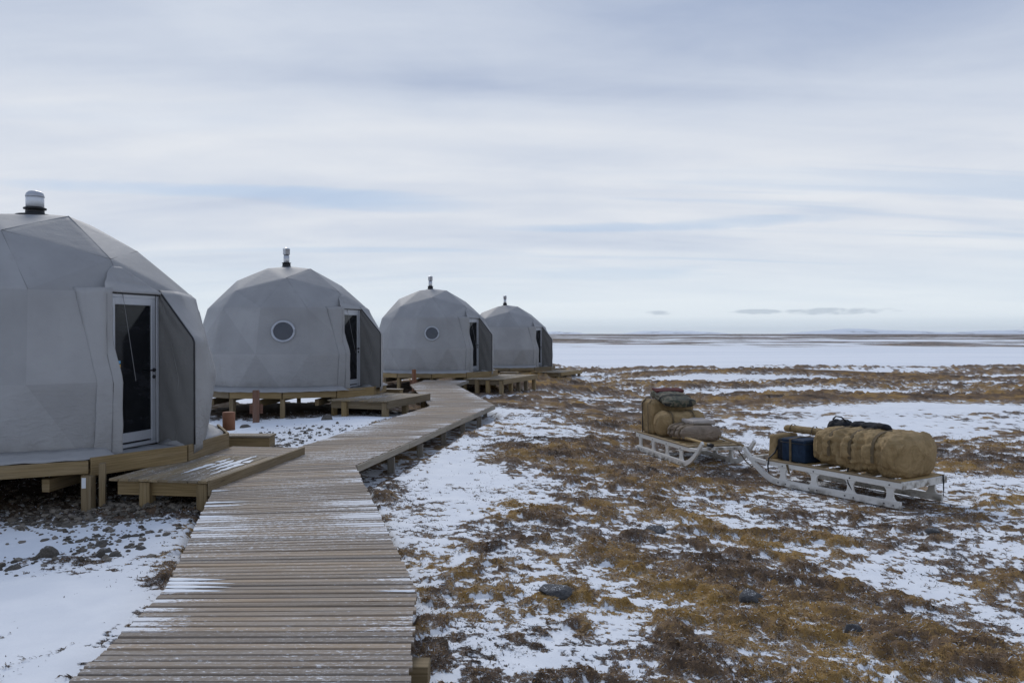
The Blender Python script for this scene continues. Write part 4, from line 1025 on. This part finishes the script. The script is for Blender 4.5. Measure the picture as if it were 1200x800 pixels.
def near_sled():
    S = SLED_NEAR
    r = empty('cargo_sled', (*S['loc'], S['z']), S['rot'], label='white wooden cargo sledge carrying a blue box and a long tan bundle', cat='sled', group='white cargo sledges on the tundra')
    sled(r)
    cord = link('tie_cord', tube('tie_cord', [(-0.12, -0.40, 0.40), (-0.125, -0.41, 0.30), (-0.13, -0.40, 0.19), (-0.125, -0.405, 0.10)], 0.010, 6), 'black_metal', r)
    # long tan bundle: strapped canvas roll (sledge y<0 is the far side from the camera)
    z0 = 0.385; L, W, H = 1.66, 0.98, 0.63
    pin = ((-0.34, .05), (0.04, .05), (0.40, .045))
    q = place(S, 0.74, -0.02, z0); b = link('canvas_bundle', bag_mesh('canvas_bundle', L, W, H, 84, 120, 3.0, pin, 0.36, 0.11, 3, taper=(1.06, 0.90)), 'tan_canvas', None, q['loc'], q['rz'], label='long tan canvas bundle strapped down on the white sledge', cat='bundle')
    for (x, tail) in ((-0.34, 0.0), (0.04, 0.0), (0.40, 0.0)):
        k = (1.06-0.16*(x+L/2)/L)*(1-dict(pin).get(x, 0)); link('strap', strap_over('strap', W, H, x, 3.0, k, 0.05, tail, -1), 'tan_strap' , b)
    link('strap_tail', tube('strap_tail', [(0.05, 0.475, 0.06), (0.045, 0.525, -0.04), (0.01, 0.53, -0.15), (-0.05, 0.525, -0.24)], 0.014, 6), 'black_metal', b)
    for (x0, y0, x1, y1, sd2) in ((-0.45, 0.02, -0.05, 0.12, 3), (-0.1, 0.0, 0.3, 0.1, 5), (-0.62, -0.02, -0.3, 0.06, 8)):   # loose folds along the top opening
        pts = [(x0+(x1-x0)*i/9, y0+(y1-y0)*i/9+0.03*math.sin(i*1.9+sd2), 0.535+0.022*math.sin(i*1.3+sd2)) for i in range(10)]
        link('fold', tube('fold', pts, [0.012+0.022*math.sin(math.pi*i/9) for i in range(10)], 7), 'tan_canvas', b)
    # navy box
    q = place(S, 1.80, 0.20, z0); n = link('cooler_box', softbox('cooler_box', 0.44, 0.44, 0.36, 0.03, 0.006, 4), 'navy_fabric', None, q['loc'], q['rz'], label='navy blue soft cooler box strapped beside the tan bundle', cat='cooler')
    box('lid', 'navy_fabric', (0, 0, 0.335), (0.455, 0.455, 0.06), n, bev=0.018); 
    link('strap', tube('strap', [(0.04, -0.235, 0.02), (0.04, -0.24, 0.36), (0.04, 0.0, 0.378), (0.04, 0.24, 0.36), (0.035, 0.24, 0.02), (0.02, 0.335, -0.04), (-0.03, 0.34, -0.17)], 0, flat=(0.04, 0.006, [Vector((1, 0, 0))]*7, [Vector((0, -1, 0)), Vector((0, -.7, .7)), Vector((0, 0, 1)), Vector((0, .7, .7)), Vector((0, 1, 0)), Vector((0, 1, 0)), Vector((0, 1, 0))])), 'tan_strap', n)
    link('zip', tube('zip', [(-0.232, 0.232, 0.300), (0.232, 0.232, 0.300), (0.232, -0.232, 0.300), (-0.232, -0.232, 0.300)], 0.006, 5, True), 'black_metal', n)
    # black pouch and tan upright bag ahead of it
    q = place(S, 2.09, 0.19, z0); b = link('black_pouch', softbox('black_pouch', 0.15, 0.34, 0.34, 0.04, 0.012, 6), 'black_fabric', None, q['loc'], q['rz'], label='black fabric pouch squeezed between blue box and tan bag', cat='bag')
    link('strap_tail', tube('strap_tail', [(0.05, 0.17, 0.22), (0.09, 0.20, 0.10), (0.10, 0.33, 0.02), (0.10, 0.352, -0.10), (0.09, 0.352, -0.20)], 0.013, 6), 'black_metal', b)
    q = place(S, 2.25, 0.10, z0-0.01); b = link('tan_bag', softbox('tan_bag', 0.16, 0.56, 0.40, 0.05, 0.02, 9), 'tan_canvas', None, q['loc'], q['rz'], label='upright tan canvas bag at the nose of the loaded sledge', cat='bag')
    q = place(S, 1.86, -0.25, z0); b = link('taupe_bag', bag_mesh('taupe_bag', 0.62, 0.40, 0.36, 40, 40, 2.6, ((0.1, .07),), 0.5, 0.06, 12), 'taupe_canvas', None, q['loc'], q['rz'], label='taupe soft bag lying behind the blue box', cat='bag')
    link('strap', strap_over('strap', 0.40, 0.36, 0.1, 2.6, 0.95, 0.03), 'tan_strap', b)
    q = place(S, 1.98, -0.06, z0+0.40, rz=R_(4)); b = link('rolled_mat', bag_mesh('rolled_mat', 0.72, 0.13, 0.12, 24, 40, 2.1, ((-0.2, .1), (0.2, .1)), 0.6, 0.05, 15), 'tan_canvas', None, q['loc'], q['rz'], label='slim tan roll lying across the top of the blue box', cat='roll')
    for x in (-0.2, 0.2): link('tie', strap_over('tie', 0.13, 0.12, x, 2.1, 0.92, 0.02), 'tan_strap', b)
    q = place(S, 1.50, -0.36, z0+0.02); b = link('black_bag', bag_mesh('black_bag', 0.50, 0.34, 0.66, 40, 40, 2.6, ((0.05, .06),), 0.5, 0.07, 18), 'black_fabric', None, q['loc'], q['rz'], label='black duffel bag standing behind the head of the tan bundle', cat='bag')
    link('handle', tube('handle', [(-0.12, 0.05, 0.62), (-0.05, 0.07, 0.68), (0.05, 0.07, 0.685), (0.12, 0.05, 0.63)], 0.012, 6), 'black_metal', b)
    q = place(S, 0.92, -0.26, z0+0.505, rz=R_(-3)); b = link('black_jacket', bag_mesh('black_jacket', 0.62, 0.30, 0.17, 40, 40, 2.3, ((0.12, .12),), 0.6, 0.10, 21), 'black_fabric', None, q['loc'], q['rz'], label='limp black garment thrown over the back of the tan bundle', cat='jacket')
    link('sleeve', tube('sleeve', [(-0.2, 0.08, 0.14), (-0.33, 0.12, 0.135), (-0.42, 0.10, 0.10)], [0.045, 0.04, 0.03], 10), 'black_fabric', b)
near_sled()
def far_sled():
    S = SLED_FAR
    r = empty('cargo_sled', (*S['loc'], S['z']), S['rot'], label='white wooden cargo sledge carrying a tall tan crate bag topped with camouflage', cat='sled', group='white cargo sledges on the tundra')
    sled(r, curve0=2.0)
    for s, x1 in ((-1, 2.52), (1, 2.62)):  # bent wooden shafts at the nose
        link('shaft', tube('shaft', [(1.25, s*0.34, 0.42), (1.8, s*0.33, 0.47), (2.3, s*0.31, 0.46), (x1+.1, s*0.27, 0.44)], [0.022, 0.024, 0.024, 0.026], 8), 'wood_sled', r)
    link('shaft_grip', tube('shaft_grip', [(2.52, -0.29, 0.447), (2.64, -0.265, 0.44)], 0.034, 10), 'black_metal', r)
    z0 = 0.385
    q = place(S, 0.26, 0.0, z0); b = link('crate_bag', softbox('crate_bag', 0.56, 0.90, 0.66, 0.07, 0.035, 31), 'tan_canvas', None, q['loc'], q['rz'], label='tall boxy tan canvas bag strapped on the tail of a white sledge', cat='bag')
    for x in (-0.12, 0.16):
        link('strap', tube('strap', [(x, -0.48, 0.0), (x, -0.49, 0.60), (x, -0.40, 0.69), (x, 0.40, 0.69), (x, 0.49, 0.60), (x, 0.48, 0.0)], 0, flat=(0.035, 0.006, [Vector((1, 0, 0))]*6, [Vector((0, -1, 0)), Vector((0, -.7, .7)), Vector((0, 0, 1)), Vector((0, 0, 1)), Vector((0, .7, .7)), Vector((0, 1, 0))])), 'black_fabric' if x < 0 else 'tan_strap', b)
    q = place(S, 0.76, 0.03, z0, rz=R_(90)); b = link('tan_roll', bag_mesh('tan_roll', 1.02, 0.50, 0.50, 48, 60, 2.7, ((-0.25, .06), (0.2, .06)), 0.35, 0.08, 33), 'tan_canvas', None, q['loc'], q['rz'], label='fat tan canvas roll lying across the sledge against the tall boxy bag', cat='bag')
    for x in (-0.25, 0.2): link('strap', strap_over('strap', 0.50, 0.50, x, 2.7, 0.945, 0.03), 'tan_strap', b)
    q = place(S, 0.47, 0.02, z0+0.60, rz=R_(0)); b = link('camouflage_bag', bag_mesh('camouflage_bag', 0.86, 0.66, 0.17, 48, 56, 3.0, ((0.1, .06), (-0.2, .04)), 0.5, 0.08, 35), 'camo_fabric', None, q['loc'], q['rz'], label='dark camouflage bag lying on top of the tall tan bag', cat='bag')
    b.rotation_euler = (0, R_(12), S['rot']); b.location.z += 0.03
    link('flap', softbox('flap', 0.24, 0.62, 0.05, 0.02, 0.012, 37), 'maroon_fabric', b, (-0.33, 0.04, 0.125))
    link('strap', strap_over('strap', 0.66, 0.17, 0.1, 3.0, 0.95, 0.035), 'black_fabric', b)
    q = place(S, 1.42, 0.0, z0); b = link('taupe_duffel', bag_mesh('taupe_duffel', 0.84, 0.84, 0.32, 56, 64, 2.6, ((-0.18, .07), (0.02, .09), (0.22, .07)), 0.5, 0.07, 41), 'taupe_canvas', None, q['loc'], q['rz'], label='lumpy taupe duffel strapped in the middle of the far sledge', cat='bag')
    for x in (-0.18, 0.02, 0.22): link('strap', strap_over('strap', 0.84, 0.32, x, 2.6, 0.94, 0.035), 'tan_strap', b)
    q = place(S, 1.36, 0.12, z0+0.285); b = link('pale_blanket', softbox('pale_blanket', 0.52, 0.46, 0.09, 0.035, 0.02, 43), 'pale_canvas', None, q['loc'], q['rz'], label='pale folded blanket lying on the taupe duffel', cat='blanket')
    box('fold_line', 'taupe_canvas', (0.0, 0.20, 0.045), (0.50, 0.02, 0.006), b, bev=0)
far_sled()
rope_pts = [(3.98, 13.98, 0.20), (4.05, 13.80, 0.05), (4.10, 13.60, -0.02), (4.20, 13.45, 0.10), (4.30, 13.25, 0.24)]
link('tow_rope', tube('tow_rope', rope_pts, 0.012, 6), 'tan_strap', None, label='thin tan rope linking the noses of the two sledges', cat='rope')

# ------------------------------------------------------------------ stones
def stone_mesh(seed):
    bm = bmesh.new(); bmesh.ops.create_icosphere(bm, subdivisions=4, radius=1.0)
    co = np.array([v.co[:] for v in bm.verts])
    rs = np.random.RandomState(seed); d = np.ones(len(co))
    for _ in range(9):
        n = rs.normal(size=3); n /= np.linalg.norm(n); c = rs.uniform(0.62, 0.92); s = co@n; d = np.minimum(d, np.where(s > 1e-3, c/np.maximum(s, 1e-3), 9))
    d = np.minimum(d, 1.0)+(fbm(co[:, 0]*3+seed, co[:, 1]*3+co[:, 2]*2.3, 4, seed)-0.5)*0.16
    for v, k in zip(bm.verts, d): v.co *= float(k)
    me = bpy.data.meshes.new('stone'); bm.to_mesh(me); bm.free()
    for p in me.polygons: p.use_smooth = True
    return me
STM = {m: [] for m in ('stone_dark', 'stone_brown')}
for m in STM:
    for i in range(3): q = stone_mesh(100+i+(10 if m == 'stone_dark' else 0)); q.materials.append(MATS[m]); STM[m].append(q)
STONES = [ # x, y, size, height, material, label, group
    (1.66, 9.15, .17, .11, 'stone_dark', 'dark stone at the edge of a hollow between snow and brown plants', None),
    (2.02, 6.70, .150, .10, 'stone_dark', 'grey-blue rounded stone bedded in the ochre moss mat', None),
    (2.62, 6.13, .120, .07, 'stone_dark', 'small grey stone sunk in the brown moss mat', None),
    (0.36, 6.62, .17, .07, 'stone_dark', 'low dark stone half buried under ochre moss', None),
    (-4.55, 7.75, .17, .13, 'stone_brown', 'large brown-grey stone in snow left of the boardwalk', None),
    (-3.32, 8.18, .12, .10, 'stone_brown', 'stone of a small cluster on snow below the landing', 'cluster of stones below the landing'),
    (-3.22, 7.98, .10, .08, 'stone_brown', 'stone of a small cluster on snow below the landing', 'cluster of stones below the landing'),
    (-3.36, 8.36, .10, .07, 'stone_brown', 'stone of a small cluster on snow below the landing', 'cluster of stones below the landing'),
    (-3.85, 7.70, .11, .07, 'stone_brown', 'brown stone in the rubble patch on snow beside the boardwalk', 'stones in the rubble patch'),
    (-4.05, 7.85, .10, .07, 'stone_brown', 'brown stone in the rubble patch on snow beside the boardwalk', 'stones in the rubble patch'),
    (-4.20, 8.15, .12, .08, 'stone_brown', 'brown stone in the rubble patch on snow beside the boardwalk', 'stones in the rubble patch'),
    (-4.62, 7.35, .10, .07, 'stone_brown', 'brown stone in the rubble patch on snow beside the boardwalk', 'stones in the rubble patch'),
    (-3.72, 7.95, .08, .06, 'stone_brown', 'brown stone in the rubble patch on snow beside the boardwalk', 'stones in the rubble patch'),
    (-4.28, 18.50, .20, .17, 'stone_brown', 'pale grey stone at the foot of a deck post in snow', None),
    (-6.1, 18.2, .16, .10, 'stone_brown', 'grey stone in snow near the reddish square post', None),
    (4.98, 9.4, .10, .05, 'stone_dark', 'flat dark stone in the snow in front of the loaded sledge', None),
    (3.05, 13.7, .20, .10, 'stone_dark', 'dark stone beside the curved runner of the far sledge', None),
]
for i, (x, y, s, h, m, lab, grp) in enumerate(STONES):
    o = link('stone', STM[m][i % 3], None, None, (x, y, gz(x, y)+h*0.25), random.uniform(0, 6.3), label=lab, cat='stone', group=grp); o.scale = (0.82*s*random.uniform(.9, 1.15), 0.82*s*random.uniform(.75, 1.0), h*0.9); o.location.z -= 0.02+0.25*h

# ------------------------------------------------------------------ plants, twigs and gravel (uncountable)
def scatter(n, rmin, rmax, amax, seed):
    rs = np.random.RandomState(seed); u = rs.rand(n); r = rmin*(rmax/rmin)**u; a = (rs.rand(n)*2-1)*R_(amax)
    return r*np.sin(a), r*np.cos(a), r, rs
def ground_plants():
    x, y, r, rs = scatter(1000000, 2.8, 22, 36, 5)
    h = cover(x, y); wm = walk_mask(x, y, 0.05)
    clump = fbm(x*9, y*9, 3, 131)
    prob = sstep(-0.03, 0.07, h)*(0.25+0.9*sstep(0.40, 0.62, clump)) + 0.34*sstep(0.44, 0.66, fbm(x*2.2, y*2.2, 3, 141))*sstep(-0.26, -0.02, h)*(0.3+0.7*sstep(-2.5, -0.5, x+0.1*y))
    keep = (rs.rand(len(x)) < prob) & (wm < 0.5)
    for S in (SLED_NEAR, SLED_FAR):
        for s in (-.5, .5):
            pass
    x, y, r, h, clump = x[keep], y[keep], r[keep], h[keep], clump[keep]; n = len(x); z = ground_z(x, y, h)
    az = rs.rand(n)*2*math.pi; az = np.where(rs.rand(n) < 0.55, (fbm(x*1.3, y*1.3, 2, 151)*9)+rs.normal(0, .5, n), az)
    tilt = np.abs(rs.normal(0.32, 0.28, n)).clip(0.02, 1.2)
    on = sstep(-0.02, 0.06, h)
    L = (0.014+0.036*rs.rand(n)**2.2)*(0.75+0.03*r); w = (0.0014+0.0016*rs.rand(n))*(0.6+0.11*r)
    dx, dy, dz = np.cos(az)*np.cos(tilt), np.sin(az)*np.cos(tilt), np.sin(tilt)
    px, py = -np.sin(az), np.cos(az); b = np.stack([x, y, z-0.006], 1)
    D = np.stack([dx, dy, dz], 1)*L[:, None]; P = np.stack([px, py, rs.normal(0, .5, n)], 1)*w[:, None]
    mid = b+D*0.55+np.stack([0*x, 0*x, L*0.10], 1); tip = b+D+np.stack([rs.normal(0, .15, n)*L, rs.normal(0, .15, n)*L, -L*0.10*rs.rand(n)], 1)
    v = np.stack([b-P, b+P, mid+P*0.8, mid-P*0.8, tip], 1).reshape(-1, 3)
    i0 = np.arange(n)*5
    me = mesh_np('tundra_plants', v, np.stack([i0, i0+1, i0+2, i0+3], 1), np.stack([i0+3, i0+2, i0+4], 1), False)
    t = (tint_of(x, y)+rs.normal(0, .16, n)).clip(0, 1)
    ramp = np.array([[.065, .047, .035], [.134, .088, .058], [.210, .137, .080], [.320, .200, .080], [.405, .255, .090], [.45, .33, .16]])
    col = np.stack([np.interp(t, [0.1, .30, .46, .60, .74, 1.0], ramp[:, c]) for c in range(3)], 1)*(0.7+0.6*rs.rand(n))[:, None]
    grey = rs.rand(n) < 0.08; col[grey] = np.array([.26, .215, .165])*(0.7+.5*rs.rand(grey.sum()))[:, None]
    wh = (rs.rand(n) < 0.15) & (on > .3); col[wh] = np.array([.62, .65, .70])
    off = on < 0.3; col[off] = np.array([.040, .032, .026])*(0.7+.9*rs.rand(off.sum()))[:, None]
    col4 = np.repeat(np.concatenate([col, np.ones((n, 1))], 1), 5, 0).astype(np.float32)
    at = me.attributes.new('col', 'FLOAT_COLOR', 'POINT'); at.data.foreach_set('color', col4.ravel())
    link('tundra_plants', me, 'plant', None, label='matted brown tundra plants and twigs poking through snow', cat='tundra plants', kind='stuff')
    return n
NPL = ground_plants()
def gravel():
    rs = np.random.RandomState(9); pts = []
    for (cx, cy, rx, ry, n) in ((-5.2, 9.75, 1.0, .60, 1100), (-4.35, 9.95, .45, .30, 420), (-6.0, 10.4, 1.4, 1.0, 500), (-4.1, 7.8, .5, .45, 80), (-4.4, 8.5, .7, .5, 110), (-4.75, 7.4, .3, .4, 60), (-5.0, 15.6, 1.4, 1.6, 420), (-4.0, 16.8, .9, .7, 120)):
        p = rs.normal(size=(n, 2))*np.array([rx, ry])*0.55+np.array([cx, cy]); pts.append(p)
    p = np.concatenate(pts); x, y = p[:, 0], p[:, 1]; k = walk_mask(x, y, .1) < .5; x, y = x[k], y[k]; n = len(x); z = ground_z(x, y)
    bm = bmesh.new(); bmesh.ops.create_icosphere(bm, subdivisions=1, radius=1.0); bv = np.array([v.co[:] for v in bm.verts]); bf = np.array([[v.index for v in f.verts] for f in bm.faces]); bm.free()
    s = (0.010+0.030*rs.rand(n)**2.6)
    V = bv[None]*(1+rs.normal(0, .20, (n, len(bv), 1)))*np.stack([s*rs.uniform(.8, 1.5, n), s*rs.uniform(.8, 1.5, n), s*rs.uniform(.5, .9, n)], 1)[:, None]
    a = rs.rand(n)*6.3; ca, sa = np.cos(a)[:, None], np.sin(a)[:, None]; V = np.stack([V[..., 0]*ca-V[..., 1]*sa, V[..., 0]*sa+V[..., 1]*ca, V[..., 2]], -1)
    V += np.stack([x, y, z+s*0.2], 1)[:, None]
    F = (bf[None]+(np.arange(n)*len(bv))[:, None, None]).reshape(-1, 3)
    me = mesh_np('gravel', V.reshape(-1, 3), None, F, False)
    c = np.array([.150, .132, .110])*(0.45+1.0*rs.rand(n))[:, None]; c4 = np.repeat(np.concatenate([c, np.ones((n, 1))], 1), len(bv), 0).astype(np.float32)
    at = me.attributes.new('col', 'FLOAT_COLOR', 'POINT'); at.data.foreach_set('color', c4.ravel())
    link('gravel', me, 'plant', None, label='loose brown-grey rubble heaped under the decks and on snow', cat='gravel', kind='stuff')
gravel()

# ------------------------------------------------------------------ snow lying on the boards
def board_snow():
    rs = np.random.RandomState(4); V = []; F = []
    def wedge(p0, d, n, L, w, z, t, taper):
        """lens of snow from p0 along d (length L), width w along n"""
        base = len(V); K = 12; M = 5
        for i in range(K+1):
            u = i/K; ww = w*(1-u**taper)*(0.86+0.28*rs.rand())*(0.75 if u == 0 else 1)
            for j in range(M):
                q = j/(M-1)-0.5
                V.append((p0[0]+d[0]*L*u+n[0]*ww*q+n[0]*0.01*rs.randn(), p0[1]+d[1]*L*u+n[1]*ww*q, z+t*(1-(2*q)**2)*(1-u**2)*(0.8+.4*rs.rand())))
        for i in range(K):
            for j in range(M-1): a = base+i*M+j; F.append((a, a+M, a+M+1, a+1))
    def edge_point(side, y):
        for s_ in range(len(WALK)-1):
            a, b = WALK[s_][side], WALK[s_+1][side]
            if a[1] <= y <= b[1]:
                t = (y-a[1])/(b[1]-a[1]); return (a[0]+(b[0]-a[0])*t, y)
    for (side, y, L, w) in [(0, 5.87, .46, .075), (0, 5.96, .50, .075), (0, 6.05, .52, .075), (0, 6.14, .44, .07), (0, 8.25, .34, .075), (0, 8.75, .42, .075), (0, 8.93, .48, .07), (0, 7.7, .20, .06), (0, 9.6, .22, .06)] + \
            [(1, 4.30+0.0915*i, l, w_) for i, (l, w_) in {17: (.30, .045)}.items()] + []:
        p = edge_point(side, y)
        if not p: continue
        sg = 1 if side == 0 else -1; ang = -0.02 if y < 6.5 else 0.22*(y-6.5)/4.5+0.03
        d = (sg*math.cos(ang), sg*math.sin(ang)); wedge((p[0]+sg*0.004, p[1]), d, (-math.sin(ang), math.cos(ang)), L, w, 0.3545, 0.007, 1.6)
    # broad patch on the near landing
    D = DOMES[0]; a = R_(D['land'][0]); zl = D['z']-LAND_DROP+0.004; c = (3.05, -0.55)
    ca, sa = math.cos(a), math.sin(a)
    nw = round((D['land'][2]-D['land'][1])/0.125); pw = (D['land'][2]-D['land'][1])/nw
    for i in range(5, nw-1):                                               # snow left lying along the landing's boards
        x = D['land'][1]+pw*(i+.5)
        for sg in (1, -1):
            y0_ = -0.55+0.10*rs.randn(); L = 0.25+0.60*rs.rand()
            wedge((D['c'][0]+x*ca-y0_*sa, D['c'][1]+x*sa+y0_*ca), (-sa*sg, ca*sg), (ca, sa), L, pw*(0.75+.25*rs.rand()), zl, 0.003, 1.3)
    me = bpy.data.meshes.new('board_snow'); me.from_pydata(V, [], F)
    bm = bmesh.new(); bm.from_mesh(me); bmesh.ops.recalc_face_normals(bm, faces=bm.faces); bm.to_mesh(me); bm.free()
    for p in me.polygons: p.use_smooth = True
    link('board_snow', me, 'lake_snow', None, label='thin wedges and patches of snow lying on the boardwalk and landing', cat='snow', kind='stuff')
board_snow()

# ------------------------------------------------------------------ thin cold air
def m_haze():
    m = bpy.data.materials.new('haze'); m.use_nodes = True; nt = m.node_tree; nt.nodes.clear()
    o = nt.nodes.new('ShaderNodeOutputMaterial'); v = nt.nodes.new('ShaderNodeVolumePrincipled'); nt.links.new(v.outputs[0], o.inputs['Volume'])
    v.inputs['Color'].default_value = (0.80, 0.88, 1.0, 1); v.inputs['Density'].default_value = 0.00005; v.inputs['Anisotropy'].default_value = 0.2
    MATS['haze'] = m
m_haze()
hz_me = box_mesh((18400, 18400, 70), 0.0, 'haze'); link('haze', hz_me, 'haze', None, (0, 0, 30), kind='stuff', label='thin pale cold air over the whole plain', cat='haze')
